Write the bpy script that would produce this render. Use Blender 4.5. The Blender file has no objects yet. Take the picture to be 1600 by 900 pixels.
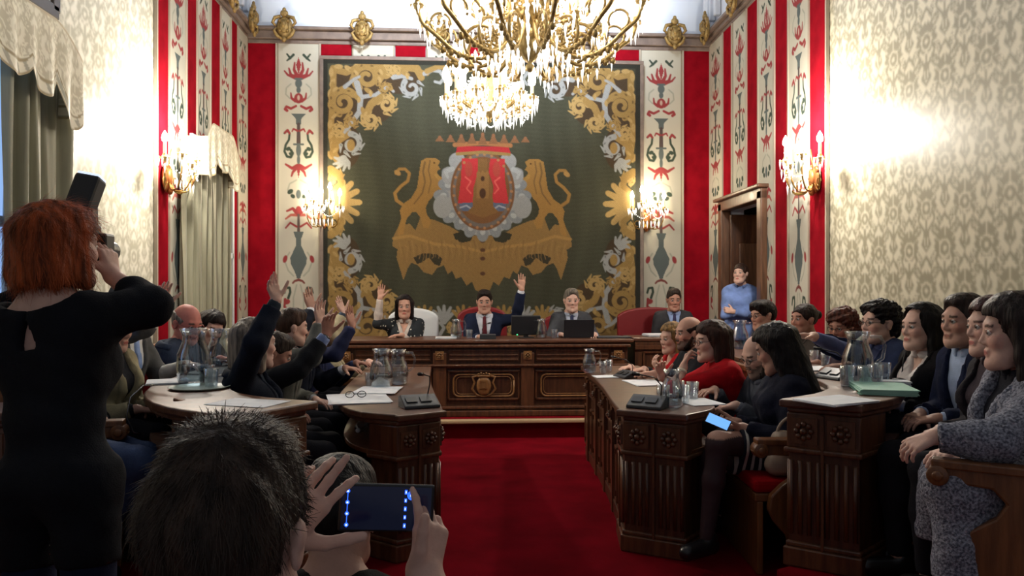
import bpy, math, random
import numpy as np
from mathutils import Vector, Matrix
random.seed(7); rng = np.random.default_rng(11)
SC = bpy.context.scene; COL = SC.collection
PI = math.pi
# ---------------------------------------------------------------- camera
TH = math.radians(3.34); FPX = 1200.0; CH = 1.4
cam_d = bpy.data.cameras.new('camera'); cam = bpy.data.objects.new('camera', cam_d); COL.objects.link(cam)
cam.location = (0, 0, CH); cam.rotation_euler = (PI/2, 0, -TH)
cam_d.sensor_width = 36; cam_d.lens = 36*FPX/1600; cam_d.shift_y = 5/1600; cam_d.clip_start = .05
SC.camera = cam
def ray(u): return math.tan(math.atan((u-800)/FPX)+TH)
def P(u, v, Y):
    X = ray(u)*Y; d = X*math.sin(TH)+Y*math.cos(TH)
    return Vector((X, Y, CH-(v-455)*d/FPX))
# ---------------------------------------------------------------- colours and materials
def lin(c):
    c = [x/255. for x in c]
    return [x/12.92 if x <= .04045 else ((x+.055)/1.055)**2.4 for x in c]
MATS = {}
def nt(name):
    m = bpy.data.materials.new(name); m.use_nodes = True
    n = m.node_tree.nodes; l = m.node_tree.links
    return m, n, l, n['Principled BSDF']
def mat(name, col, rough=.6, metal=0, col2=None, nscale=8, bump=0, bscale=60, stretch=(1,1,1), emis=0, trans=0, ior=1.45, vcol=False, detail=4, sheen=0, coat=0, spec=None):
    if name in MATS: return MATS[name]
    m, n, l, b = nt(name)
    b.inputs['Roughness'].default_value = rough; b.inputs['Metallic'].default_value = metal
    c = lin(col)
    b.inputs['Base Color'].default_value = (*c, 1)
    tc = n.new('ShaderNodeTexCoord'); mp = n.new('ShaderNodeMapping'); mp.inputs['Scale'].default_value = stretch
    l.new(tc.outputs['Object'], mp.inputs['Vector'])
    src = None
    if vcol:
        a = n.new('ShaderNodeAttribute'); a.attribute_name = 'Col'; src = a.outputs['Color']
        if col2 is not None:
            no = n.new('ShaderNodeTexNoise'); no.inputs['Scale'].default_value = nscale; no.inputs['Detail'].default_value = detail
            l.new(mp.outputs[0], no.inputs['Vector'])
            mr = n.new('ShaderNodeMapRange'); mr.inputs['To Min'].default_value = .8; mr.inputs['To Max'].default_value = 1.2
            l.new(no.outputs['Fac'], mr.inputs['Value'])
            mx = n.new('ShaderNodeMix'); mx.data_type = 'RGBA'; mx.blend_type = 'MULTIPLY'; mx.inputs['Factor'].default_value = 1
            l.new(src, mx.inputs['A']); l.new(mr.outputs[0], mx.inputs['B']); src = mx.outputs['Result']
    elif col2 is not None:
        no = n.new('ShaderNodeTexNoise'); no.inputs['Scale'].default_value = nscale; no.inputs['Detail'].default_value = detail
        l.new(mp.outputs[0], no.inputs['Vector'])
        r = n.new('ShaderNodeValToRGB'); r.color_ramp.elements[0].position = .35; r.color_ramp.elements[1].position = .65
        r.color_ramp.elements[0].color = (*c, 1); r.color_ramp.elements[1].color = (*lin(col2), 1)
        l.new(no.outputs['Fac'], r.inputs['Fac']); src = r.outputs['Color']
    if src is not None: l.new(src, b.inputs['Base Color'])
    if bump:
        n2 = n.new('ShaderNodeTexNoise'); n2.inputs['Scale'].default_value = bscale; n2.inputs['Detail'].default_value = 3
        l.new(mp.outputs[0], n2.inputs['Vector'])
        bp = n.new('ShaderNodeBump'); bp.inputs['Strength'].default_value = bump; bp.inputs['Distance'].default_value = .01
        l.new(n2.outputs['Fac'], bp.inputs['Height']); l.new(bp.outputs[0], b.inputs['Normal'])
    if emis:
        b.inputs['Emission Color'].default_value = (*c, 1); b.inputs['Emission Strength'].default_value = emis
    if trans:
        b.inputs['Transmission Weight'].default_value = trans; b.inputs['IOR'].default_value = ior
    if sheen: b.inputs['Sheen Weight'].default_value = sheen
    if coat: b.inputs['Coat Weight'].default_value = coat
    if spec is not None: b.inputs['Specular IOR Level'].default_value = spec
    MATS[name] = m; return m
def wood(name, c1, c2, st=(6, 6, .7), rough=.38):
    return mat(name, c1, rough, col2=c2, nscale=6, stretch=st, bump=.15, bscale=30, detail=6, coat=.15)
W_DARK = wood('dark_walnut', (58, 34, 22), (88, 54, 34))
W_TOP = wood('lit_top_walnut', (78, 48, 34), (104, 66, 46), (1.2, 6, 6), .4)  # lighter walnut for the tops, light falling on them put into the colour
W_PANEL = wood('panel_walnut', (72, 42, 26), (104, 65, 40))
W_GOLD = wood('pale_inlay_wood', (120, 84, 50), (146, 104, 62))
W_BENCH = wood('bench_oak', (98, 60, 32), (126, 80, 44))
GOLD = mat('aged_gilt', (168, 132, 66), .35, .75, col2=(120, 92, 44), nscale=30, bump=.4, bscale=60)
GOLDP = mat('gilt_plaster', (170, 142, 84), .5, .3, col2=(126, 100, 56), nscale=30, bump=.4, bscale=60)
BLACK = mat('black_plastic', (22, 22, 25), .35)
DGREY = mat('dark_grey_plastic', (52, 54, 58), .4)
STEEL = mat('steel', (150, 150, 150), .25, .9)
PAPER = mat('white_paper', (232, 234, 238), .8, col2=(216, 220, 226), nscale=12)
def clear(name, tint, lo, hi, rough):
    m, n, l, b = nt(name); n.remove(b); tr = n.new('ShaderNodeBsdfTransparent'); tr.inputs[0].default_value = (*lin(tint), 1); gl = n.new('ShaderNodeBsdfGlossy'); gl.inputs['Roughness'].default_value = rough; gl.inputs['Color'].default_value = (.95, .97, 1, 1)
    lw = n.new('ShaderNodeLayerWeight'); lw.inputs[0].default_value = .35; mr = n.new('ShaderNodeMapRange'); mr.inputs['To Min'].default_value = lo; mr.inputs['To Max'].default_value = hi; l.new(lw.outputs['Facing'], mr.inputs['Value'])
    mx = n.new('ShaderNodeMixShader'); l.new(mr.outputs[0], mx.inputs[0]); l.new(tr.outputs[0], mx.inputs[1]); l.new(gl.outputs[0], mx.inputs[2]); l.new(mx.outputs[0], n['Material Output'].inputs['Surface']); MATS[name] = m; return m
GLASS = clear('clear_glass', (240, 244, 246), .06, .75, .06)
CRYSTAL = mat('glowing_crystal', (250, 250, 245), .06, trans=.6, ior=1.5, emis=.75)  # crystal given a glow of its own to look brightly lit
WATER = clear('water', (225, 234, 240), .04, .4, .02)
PGILT = mat('pale_gilt', (206, 178, 118), .38, .5, col2=(164, 134, 78), nscale=30)
BULB = mat('warm_bulb', (255, 240, 214), .4, emis=22)
CANDLE = mat('ivory_candle_sleeve', (236, 226, 196), .5, emis=.25)
# ---------------------------------------------------------------- mesh helpers
def fast_mesh(name, V, F, colors=None, smooth=True):
    V = np.asarray(V, dtype=np.float32); F = np.asarray(F, dtype=np.int32)
    me = bpy.data.meshes.new(name); k = F.shape[1]
    me.vertices.add(len(V)); me.vertices.foreach_set('co', V.ravel())
    me.loops.add(F.size); me.loops.foreach_set('vertex_index', F.ravel())
    me.polygons.add(len(F)); me.polygons.foreach_set('loop_start', np.arange(0, F.size, k, dtype=np.int32))
    me.polygons.foreach_set('loop_total', np.full(len(F), k, dtype=np.int32))
    if smooth: me.polygons.foreach_set('use_smooth', np.ones(len(F), dtype=bool))
    me.update(calc_edges=True); me.validate()
    if colors is not None:
        a = me.color_attributes.new('Col', 'FLOAT_COLOR', 'POINT')
        c = np.ones((len(V), 4), dtype=np.float32); c[:, :3] = colors; a.data.foreach_set('color', c.ravel())
    return me
def link(name, me, m=None, parent=None, loc=None):
    o = bpy.data.objects.new(name, me); COL.objects.link(o)
    if me is not None and m is not None and len(me.materials) == 0: me.materials.append(m)
    if parent is not None: o.parent = parent
    if loc is not None: o.location = loc
    return o
def empty(name, loc=(0, 0, 0), rz=0):
    o = bpy.data.objects.new(name, None); COL.objects.link(o); o.location = loc; o.rotation_euler = (0, 0, rz); o.empty_display_size = .1; return o
def tag(o, label=None, cat=None, group=None, kind=None):
    if label: o['label'] = label
    if cat: o['category'] = cat
    if group: o['group'] = group
    if kind: o['kind'] = kind
    return o
def kids(o): return [c for c in o.children]
def copy_tree(o, parent=None):
    c = o.copy(); COL.objects.link(c)
    if parent is not None: c.parent = parent
    for ch in kids(o): copy_tree(ch, c)
    return c
class MB:
    def __init__(s): s.v = []; s.f = []; s.sm = []
    def add(s, vs, fs, smooth=False):
        b = len(s.v); s.v += [tuple(v) for v in vs]; s.f += [tuple(b+i for i in f) for f in fs]; s.sm += [smooth]*len(fs); return s
    def box(s, c, size, R=None):
        c = Vector(c); hx, hy, hz = [q/2 for q in size]; vs = []
        for x in (-hx, hx):
            for y in (-hy, hy):
                for z in (-hz, hz):
                    p = Vector((x, y, z)); p = R @ p if R is not None else p; vs.append(c+p)
        return s.add(vs, [(0,1,3,2),(4,6,7,5),(0,4,5,1),(2,3,7,6),(0,2,6,4),(1,5,7,3)])
    def prism(s, poly, z0, z1):
        n = len(poly); vs = [(x, y, z0) for x, y in poly]+[(x, y, z1) for x, y in poly]
        return s.add(vs, [tuple(range(n-1, -1, -1)), tuple(range(n, 2*n))]+[(i, (i+1) % n, n+(i+1) % n, n+i) for i in range(n)])
    def plate(s, poly3, nrm, t):   # polygon in space thickened by t along nrm
        n = len(poly3); nv = Vector(nrm)*t; vs = [Vector(p) for p in poly3]+[Vector(p)+nv for p in poly3]
        return s.add(vs, [tuple(range(n-1, -1, -1)), tuple(range(n, 2*n))]+[(i, (i+1) % n, n+(i+1) % n, n+i) for i in range(n)])
    def ribbon(s, A, B, z0, z1):
        n = len(A); vs = []
        for a, b in zip(A, B): vs += [(a[0], a[1], z0), (b[0], b[1], z0), (b[0], b[1], z1), (a[0], a[1], z1)]
        fs = []
        for i in range(n-1):
            q = 4*i
            for k in range(4): fs.append((q+k, q+(k+1) % 4, q+4+(k+1) % 4, q+4+k))
        fs += [(0, 1, 2, 3)[::-1], (4*n-4, 4*n-3, 4*n-2, 4*n-1)]
        return s.add(vs, fs)
    def tube(s, pts, r, n=8, cap=True, smooth=True):
        pts = [Vector(p) for p in pts]; m = len(pts)
        rs = r if isinstance(r, (list, tuple)) else [r]*m
        vs = []; up = None
        for i, p in enumerate(pts):
            t = (pts[min(i+1, m-1)]-pts[max(i-1, 0)]); t = t.normalized() if t.length > 1e-9 else Vector((0, 0, 1))
            if up is None: up = t.orthogonal().normalized()
            up = (up-t*up.dot(t)); up = up.normalized() if up.length > 1e-6 else t.orthogonal().normalized()
            w = t.cross(up)
            for k in range(n):
                a = 2*PI*k/n; vs.append(p+(up*math.cos(a)+w*math.sin(a))*rs[i])
        fs = [(i*n+k, i*n+(k+1) % n, (i+1)*n+(k+1) % n, (i+1)*n+k) for i in range(m-1) for k in range(n)]
        if cap: fs += [tuple(range(n-1, -1, -1)), tuple(range((m-1)*n, m*n))]
        return s.add(vs, fs, smooth)
    def lathe(s, prof, c=(0, 0, 0), n=16, smooth=True, R=None):
        c = Vector(c); vs = []
        for r, z in prof:
            for k in range(n):
                a = 2*PI*k/n; p = Vector((r*math.cos(a), r*math.sin(a), z)); p = R @ p if R is not None else p; vs.append(c+p)
        m = len(prof)
        return s.add(vs, [(i*n+k, i*n+(k+1) % n, (i+1)*n+(k+1) % n, (i+1)*n+k) for i in range(m-1) for k in range(n)], smooth)
    def ball(s, c, r, n=10, R=None):
        rx, ry, rz = r if isinstance(r, (tuple, list)) else (r, r, r); c = Vector(c); vs = []; m = n//2+1
        for i in range(m+1):
            a = PI*i/m
            for k in range(n):
                b = 2*PI*k/n; p = Vector((rx*math.sin(a)*math.cos(b), ry*math.sin(a)*math.sin(b), -rz*math.cos(a))); p = R @ p if R is not None else p; vs.append(c+p)
        return s.add(vs, [(i*n+k, i*n+(k+1) % n, (i+1)*n+(k+1) % n, (i+1)*n+k) for i in range(m) for k in range(n)], True)
    def gem(s, c, r, l, n=6):
        c = Vector(c); vs = [c+Vector((0, 0, -l))]+[c+Vector((r*math.cos(2*PI*k/n), r*math.sin(2*PI*k/n), -l*.25)) for k in range(n)]+[c]
        return s.add(vs, [(0, 1+(k+1) % n, 1+k) for k in range(n)]+[(n+1, 1+k, 1+(k+1) % n) for k in range(n)])
    def mesh(s, name):
        me = bpy.data.meshes.new(name); me.from_pydata(s.v, [], s.f); me.polygons.foreach_set('use_smooth', s.sm); me.update(); return me
    def build(s, name, m, parent=None, loc=None, bevel=0):
        o = link(name, s.mesh(name), m, parent, loc)
        if bevel:
            b = o.modifiers.new('bevel', 'BEVEL'); b.width = bevel; b.segments = 2; b.limit_method = 'ANGLE'; b.angle_limit = .6
        return o
def rotm(axis, a): return Matrix.Rotation(a, 3, axis)
def basis(x, y, z):
    return Matrix(((x[0], y[0], z[0]), (x[1], y[1], z[1]), (x[2], y[2], z[2])))
# ---------------------------------------------------------------- painted cloth canvas (vertex colours on a fine woven grid)
class Canvas:
    def __init__(s, W, H, base, step=1.0):
        s.W, s.H, s.st = W, H, step; s.nx = int(W/step)+1; s.ny = int(H/step)+1
        s.x = np.linspace(0, W, s.nx); s.y = np.linspace(0, H, s.ny); s.X, s.Y = np.meshgrid(s.x, s.y)
        s.C = np.zeros((s.ny, s.nx, 3)); s.C[:] = lin(base)
    def sl(s, x0, y0, x1, y1):
        i0 = max(int((x0)/s.st)-1, 0); i1 = min(int(x1/s.st)+3, s.nx); j0 = max(int(y0/s.st)-1, 0); j1 = min(int(y1/s.st)+3, s.ny)
        return slice(j0, max(j1, j0)), slice(i0, max(i1, i0))
    def put(s, q, sd, c):
        a = np.clip(.5-sd/s.st, 0, 1)[..., None]; s.C[q] = s.C[q]*(1-a)+np.array(lin(c))*a
    def stroke(s, pts, w0, w1, c):
        pts = np.array(pts, float); seg = np.hypot(*np.diff(pts, axis=0).T); L = np.r_[0, np.cumsum(seg)]
        n = max(int(L[-1]/(s.st*1.0)), 2); t = np.linspace(0, L[-1], n); px = np.interp(t, L, pts[:, 0]); py = np.interp(t, L, pts[:, 1])
        x0, x1, y0, y1 = px.min()-w0-w1-2, px.max()+w0+w1+2, py.min()-w0-w1-2, py.max()+w0+w1+2
        q = s.sl(x0, y0, x1, y1); X, Y = s.X[q], s.Y[q]; sd = np.full(X.shape, 1e3)
        for i in range(n):
            r = w0+(w1-w0)*i/(n-1); sd = np.minimum(sd, np.hypot(X-px[i], Y-py[i])-r)
        s.put(q, sd, c)
    def ell(s, cx, cy, rx, ry, c, rot=0):
        R = max(rx, ry)+2; q = s.sl(cx-R, cy-R, cx+R, cy+R); X, Y = s.X[q]-cx, s.Y[q]-cy
        ca, sa = math.cos(rot), math.sin(rot); U = X*ca+Y*sa; V = -X*sa+Y*ca
        s.put(q, (np.sqrt((U/rx)**2+(V/ry)**2)-1)*min(rx, ry), c)
    def poly(s, pts, c):
        pts = np.array(pts, float); q = s.sl(pts[:, 0].min()-1, pts[:, 1].min()-1, pts[:, 0].max()+1, pts[:, 1].max()+1)
        X, Y = s.X[q], s.Y[q]; ins = np.zeros(X.shape, bool); j = len(pts)-1
        for i in range(len(pts)):
            xi, yi = pts[i]; xj, yj = pts[j]
            if yi != yj:
                ins ^= ((yi > Y) != (yj > Y)) & (X < (xj-xi)*(Y-yi)/(yj-yi)+xi)
            j = i
        s.C[q] = np.where(ins[..., None], np.array(lin(c)), s.C[q])
    def spiral(s, cx, cy, r, a0, turns, w, c, sgn=1, w1=None):
        pts = []
        for i in range(40):
            t = i/39; a = a0+sgn*2*PI*turns*t; rr = r*(1-.78*t); pts.append((cx+rr*math.cos(a), cy+rr*math.sin(a)))
        s.stroke(pts, w, w*.6 if w1 is None else w1, c); return pts[0]
    def mesh(s, name, w, h):      # in the x z plane, origin at top left, metres
        V = np.stack([s.X/s.W*w, np.zeros_like(s.X), -s.Y/s.H*h], -1).reshape(-1, 3)
        i = np.arange(s.nx-1)[None, :]; j = np.arange(s.ny-1)[:, None]; a = (j*s.nx+i)
        F = np.stack([a, a+s.nx, a+s.nx+1, a+1], -1).reshape(-1, 4)
        return fast_mesh(name, V, F, s.C.reshape(-1, 3), smooth=False)
# ================================================================ THE ROOM
XL, XR, YB, ZC = -2.70, 3.086, 9.6, 4.56
RED = (150, 14, 26)
VELVET = mat('red_velvet', (148, 17, 32), .95, col2=(128, 12, 26), nscale=5, spec=.04)
CARPET = mat('red_carpet', (120, 13, 26), 1, col2=(98, 10, 20), nscale=3, bump=.3, bscale=300, spec=.02)
PLASTER = mat('white_plaster', (226, 232, 242), .8, col2=(218, 226, 238), nscale=2)
WOVEN = mat('woven_cloth', (255, 255, 255), .9, vcol=True, col2=(1, 1, 1), nscale=1.2, spec=.15)
DAM = mat('silk_damask', (255, 255, 255), .42, vcol=True, spec=.5)
GREYT = mat('taupe_moulding', (128, 112, 102), .6, col2=(110, 96, 88), nscale=10)
PALET = mat('pale_trim', (176, 164, 148), .6)
def st(o): o['kind'] = 'structure'; return o
b = MB(); b.prism([(XL-.3, -1.2), (XR+.3, -1.2), (XR+.3, YB+.3), (XL-.3, YB+.3)], -.1, 0); st(b.build('floor', CARPET))
# raised platforms
b = MB(); b.prism([(XL, 7.32), (XR, 7.32), (XR, YB), (XL, YB)], 0, .17); st(b.build('floor_dais', CARPET))
b = MB(); b.prism([(XL, 7.27), (XR, 7.27), (XR, 7.36), (XL, 7.36)], .145, .178); st(b.build('trim_dais', mat('pale_nosing', (196, 170, 132), .5), bevel=.008))
PR = [(1.40, 1.5), (1.40, 3.40), (1.70, 3.56), (1.90, 3.84), (1.98, 4.3), (2.0, 6.9), (XR, 6.9), (XR, 1.5)]
b = MB(); b.prism(PR, 0, .14); st(b.build('floor_platform_right', CARPET))
PL_ = [(-.70, 2.66), (-.70, 3.52), (-1.0, 3.60), (-1.22, 3.9), (-1.28, 4.3), (-1.3, 6.9), (XL, 6.9), (XL, 2.66)]
b = MB(); b.prism(PL_[::-1], 0, .14); st(b.build('floor_platform_left', CARPET))
# ---- damask
def damask(S, T, px=.40, pz=.56):
    a = S/px; bb = T/pz; D = np.zeros(S.shape)
    def motif(a, b_):
        a = (a+.5) % 1-.5; b_ = (b_+.5) % 1-.5; x = a*px; y = b_*pz; m = np.zeros(S.shape, bool)
        r = np.hypot(x, y-.0); th = np.arctan2(x, y)
        R = .085+.028*np.abs(np.cos(3.5*th))+.03*np.cos(th)
        m |= (r < R) & ~((np.abs(r-.055) < .007)) & ~((np.abs(np.sin(3.5*th)) < .16) & (r > .06)) & ~(r < .018)
        for sx in (-1, 1):
            for (cx, cy, rr) in ((.075, -.13, .036), (.12, -.055, .026), (.105, .13, .034), (.05, .185, .026)):
                q = np.hypot(x-sx*cx, y-cy); an = np.arctan2(y-cy, (x-sx*cx)*sx)
                m |= (q < rr*(1+.25*np.cos(4*an))) & ~(np.abs(q-rr*.45) < .005)
            og = sx*(.155+.035*np.cos(2*PI*y/pz))
            m |= np.abs(x-og*.98+sx*.02*np.sin(40*y)) < .012+.006*np.sin(60*y)
        m |= (np.abs(x) < .012) & (y < -.08) & (y > -.26)
        return m
    return motif(a, bb) | (motif(a+.5, bb+.5) & ~motif(a, bb))
def damask_wall(name, y0, y1, z0, z1, x, flip, c0, c1, step=.011, phase=0):
    ny = int((y1-y0)/step); nz = int((z1-z0)/step); ys = np.linspace(y0, y1, ny); zs = np.linspace(z0, z1, nz); S, T = np.meshgrid(ys, zs)
    m = damask(S+phase, T).astype(float)
    sm = m.copy(); sm[1:-1, 1:-1] = (m[1:-1, 1:-1]*2+m[:-2, 1:-1]+m[2:, 1:-1]+m[1:-1, :-2]+m[1:-1, 2:])/6
    C = np.array(lin(c0))*(1-sm[..., None])+np.array(lin(c1))*sm[..., None]
    V = np.stack([np.full(S.shape, x), S, T], -1).reshape(-1, 3)
    i = np.arange(ny-1)[None, :]; j = np.arange(nz-1)[:, None]; a = j*ny+i
    F = np.stack([a, a+ny, a+ny+1, a+1] if flip else [a, a+1, a+ny+1, a+ny], -1).reshape(-1, 4)
    return st(link(name, fast_mesh(name, V, F, C.reshape(-1, 3), False), DAM))
def Yl(u): return XL/ray(u)
def Yr(u): return XR/ray(u)
YDL = Yl(240); YDR = Yr(1296)
damask_wall('wall_left_damask', .6, YDL, 0, 5.3, XL, True, (232, 228, 212), (184, 180, 160))
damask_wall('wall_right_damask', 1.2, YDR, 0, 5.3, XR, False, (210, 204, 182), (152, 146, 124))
# solid walls behind
b = MB(); b.box(((XL-.1), 4.8, 3.2), (.18, 12, 6.6)); st(b.build('wall_left', PLASTER))
b = MB(); b.box(((XL+XR)/2, YB+.1, 3.2), (XR-XL+.4, .18, 6.6)); st(b.build('wall_back', PLASTER))
DY0, DY1, DZ = 7.80, 8.93, 2.36
b = MB(); b.box((XR+.1, (DY0-1.2)/2, 3.2), (.18, DY0+1.2, 6.6)); b.box((XR+.1, (DY1+YB+.2)/2, 3.2), (.18, YB+.2-DY1, 6.6)); b.box((XR+.1, (DY0+DY1)/2, (DZ+6.5)/2), (.18, DY1-DY0, 6.5-DZ))
st(b.build('wall_right', PLASTER))
# ---- embroidered strip (designed on a 67 x 440 grid of units)
def strip_canvas(step=.9):
    c = Canvas(67, 536, (196, 192, 174), step); cx = 33.5; st0 = c.stroke; c.stroke = lambda p, a, b_, col: st0(p, a*1.2+.2, b_*1.2+.2, col)
    rd = (158, 48, 52); gr = (92, 104, 104); dg = (62, 78, 66); ol = (104, 84, 70); lt = (166, 168, 152)
    def M(f):
        for s in (-1, 1): f(lambda d, s=s: cx+s*d, s)
    def S_(pts, w0, w1, col): M(lambda X, s: c.stroke([(X(x), y) for x, y in pts], w0, w1, col))
    def E(x, y, rx, ry, col, rot=0): M(lambda X, s: c.ell(X(x), y, rx, ry, col, rot*s))
    # thin border lines
    c.poly([(0, 0), (2.4, 0), (2.4, 536), (0, 536)], (150, 132, 110)); c.poly([(64.6, 0), (67, 0), (67, 536), (64.6, 536)], (150, 132, 110))
    def block(o):
        S_([(8, o+13), (13, o+18), (18, o+12)], 1.6, 1, dg); S_([(13, o+18), (18, o+22)], 1.6, .8, dg)
        c.poly([(cx, o+16), (cx+4, o+28), (cx, o+44), (cx-4, o+28)], rd)
        S_([(2, o+46), (7, o+36), (6, o+25)], 2.6, .9, rd); S_([(3, o+48), (12, o+44), (15, o+34)], 2.6, 1, rd); S_([(4, o+49), (17, o+44), (22, o+38)], 2.2, .8, rd)
        c.ell(cx, o+57, 5.5, 7, gr); c.stroke([(cx-5, o+50), (cx+5, o+50)], 1.2, 1.2, gr); c.ell(cx, o+67, 3.5, 5, gr)
        S_([(12, o+58), (19, o+64), (20, o+74), (14, o+80)], .8, .8, lt)
        c.ell(cx, o+80, 7, 8, rd); S_([(5, o+84), (11, o+80), (12, o+72)], 2, .8, rd); c.ell(cx, o+79, 2, 4, (200, 170, 150))
        S_([(4, o+92), (12, o+96), (19, o+93), (21, o+97), (18, o+99)], 1.4, 1.8, rd)
        c.poly([(cx-11, o+104), (cx+11, o+104), (cx+4, o+112), (cx+4, o+119), (cx, o+124), (cx-4, o+119), (cx-4, o+112)], gr)
        c.stroke([(cx, o+120), (cx, o+148)], 2, 2.6, (88, 74, 72)); S_([(2, o+130), (8, o+127), (10, o+131)], 1.3, .8, rd)
        M(lambda X, s: c.stroke([(X(22), o+134), (X(18), o+130), (X(14), o+134), (X(15), o+144), (X(20), o+152), (X(22), o+162), (X(18), o+170), (X(12), o+171), (X(9), o+165), (X(12), o+160)], 1.2, 1.6, dg))
        S_([(21, o+133), (17, o+129), (14, o+134)], 1.5, 1.2, rd); E(16, o+158, 4, 3, dg, .5); E(12, o+166, 3.5, 2.5, dg, -.6)
        c.ell(cx, o+160, 4, 10, gr); c.ell(cx, o+175, 2.6, 8, gr); c.stroke([(cx-7, o+151), (cx+7, o+151)], 1.2, 1.2, gr)
        S_([(2, o+184), (10, o+188), (20, o+182)], 2.4, 1.2, rd); S_([(2, o+186), (9, o+194), (11, o+200)], 2.4, 1, rd); c.poly([(cx-4, o+184), (cx+4, o+184), (cx, o+203)], rd)
        S_([(3, o+206), (14, o+212), (17, o+222), (10, o+226)], .9, .9, lt)
    block(4)
    # lower half: medallion then tall vase
    E(13, 228, 5, 3.5, dg, .6); E(9, 235, 4, 3, dg, -.6); c.ell(cx, 232, 4, 7, gr)
    S_([(2, 262), (9, 254), (18, 258)], 2.4, 1.2, rd); S_([(3, 264), (12, 264), (20, 270)], 2, 1, (176, 84, 70)); c.ell(cx, 258, 5, 8, rd)
    c.stroke([(cx, 264), (cx, 290)], 1.4, 1.8, (96, 82, 78)); S_([(3, 282), (13, 276), (20, 284)], 1.3, 1, rd)
    c.poly([(cx-8, 290), (cx+8, 290), (cx+4.5, 300), (cx+4.5, 312), (cx+13, 330), (cx+12, 340), (cx+4, 356), (cx+3, 362), (cx-3, 362), (cx-4, 356), (cx-12, 340), (cx-13, 330), (cx-4.5, 312), (cx-4.5, 300)], gr)
    c.ell(cx, 334, 12.5, 13, gr); S_([(14, 322), (22, 334), (16, 350), (8, 358)], .9, .9, lt); E(21, 332, 3.4, 6, rd, -.3)
    S_([(0, 364), (6, 366), (9, 369)], 1.6, 1, (132, 66, 60))
    S_([(22, 384), (20, 377), (14, 376), (13, 383), (16, 392)], 1.3, 1.6, dg); E(18, 398, 5, 4, rd, .3); S_([(21, 394), (22, 406), (13, 411)], 1.6, 1.2, rd)
    S_([(3, 372), (8, 392), (8, 410), (2, 420)], .8, .8, lt); c.ell(cx, 428, 6, 7, gr); S_([(3, 434), (12, 440), (20, 436)], 2, 1, rd); c.ell(cx, 450, 4, 9, gr)
    block(462); m_ = c.C.mean(-1, keepdims=True); c.C = (m_+(c.C-m_)*.8)*.93
    return c
SCV = strip_canvas()
tn = [0]
def strip(w, h, crop=None):
    c = SCV
    if crop:
        d = Canvas.__new__(Canvas); s0, s1, t0, t1 = crop; i0, i1 = int(s0*(c.nx-1)), int(s1*(c.nx-1)); j0, j1 = int(t0*(c.ny-1)), int(t1*(c.ny-1))
        d.C = c.C[j0:j1+1, i0:i1+1]; d.ny, d.nx = d.C.shape[:2]; d.W, d.H = w, h
        d.X, d.Y = np.meshgrid(np.linspace(0, w, d.nx), np.linspace(0, h, d.ny)); return d.mesh('trim_strip', w, h)
    return c.mesh('trim_strip', w, h)
def place_strip(wall, s0, s1, zt, zb, kind, crop=None):
    """a vertical cloth strip on a wall; s0..s1 along the wall"""
    tn[0] += 1; nm = 'trim_%d' % tn[0]
    w = abs(s1-s0); h = zt-zb
    if kind == 'red':
        b = MB(); b.box((w/2, 0, -h/2), (w, .016, h)); me = b.mesh(nm); m = VELVET
    else: me = strip(w, h, crop); m = WOVEN
    o = st(link(nm, me, m)); e = .022 if kind != 'red' else .012
    if wall == 'back': o.location = (min(s0, s1), YB-e, zt)
    elif wall == 'left': o.location = (XL+e, min(s0, s1), zt); o.rotation_euler = (0, 0, PI/2)
    else: o.location = (XR-e, max(s0, s1), zt); o.rotation_euler = (0, 0, -PI/2)
    return o
ZT, ZB0 = 4.44, .17
def Xb(u): return ray(u)*(YB-.02)
for u0, u1, k in ((387, 432, 'red'), (433, 500, 'p'), (501, 549, 'red'), (550, 617, 'p'), (618, 665, 'red'), (666, 732, 'p'), (733, 768, 'red'), (769, 833, 'p'), (834, 884, 'red'), (885, 951, 'p'), (952, 999, 'red'), (1000, 1066, 'p'), (1067, 1110, 'red')):
    place_strip('back', Xb(u0), Xb(u1), ZT, ZB0, k)
for u0, u1, k in ((240, 260, 'red'), (260, 287, 'p'), (287, 304, 'red'), (304, 325, 'p'), (325, 341, 'red'), (341, 357, 'p'), (357, 368, 'red'), (368, 385, 'p')):
    place_strip('left', Yl(u0), min(Yl(u1), YB-.03), ZT+.06, 0.17 if u0 > 287 else 0, k)
for u0, u1, k in ((1110, 1132, 'p'), (1214, 1236, 'red'), (1236, 1268, 'p'), (1268, 1296, 'red')):
    place_strip('right', Yr(u0), Yr(u1), ZT+.06, 0.17 if u0 < 1200 else 0, k)
H_ = ZT+.06-.17; zd = DZ+.07; fr = (ZT+.06-zd)/H_
for u0, u1, k in ((1132, 1147, 'red'), (1148, 1170, 'p'), (1170, 1188, 'red')):
    place_strip('right', Yr(u0), Yr(u1), ZT+.06, zd, k, (0, 1, 0, fr))
ya, yb2 = Yr(1214), Yr(1188)
place_strip('right', ya, yb2, ZT+.06, zd, 'p', (0, 1, 0, fr))
place_strip('right', ya, DY0-.08, zd, .17, 'p', (1-(DY0-.08-ya)/(yb2-ya), 1, fr, 1))
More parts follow.
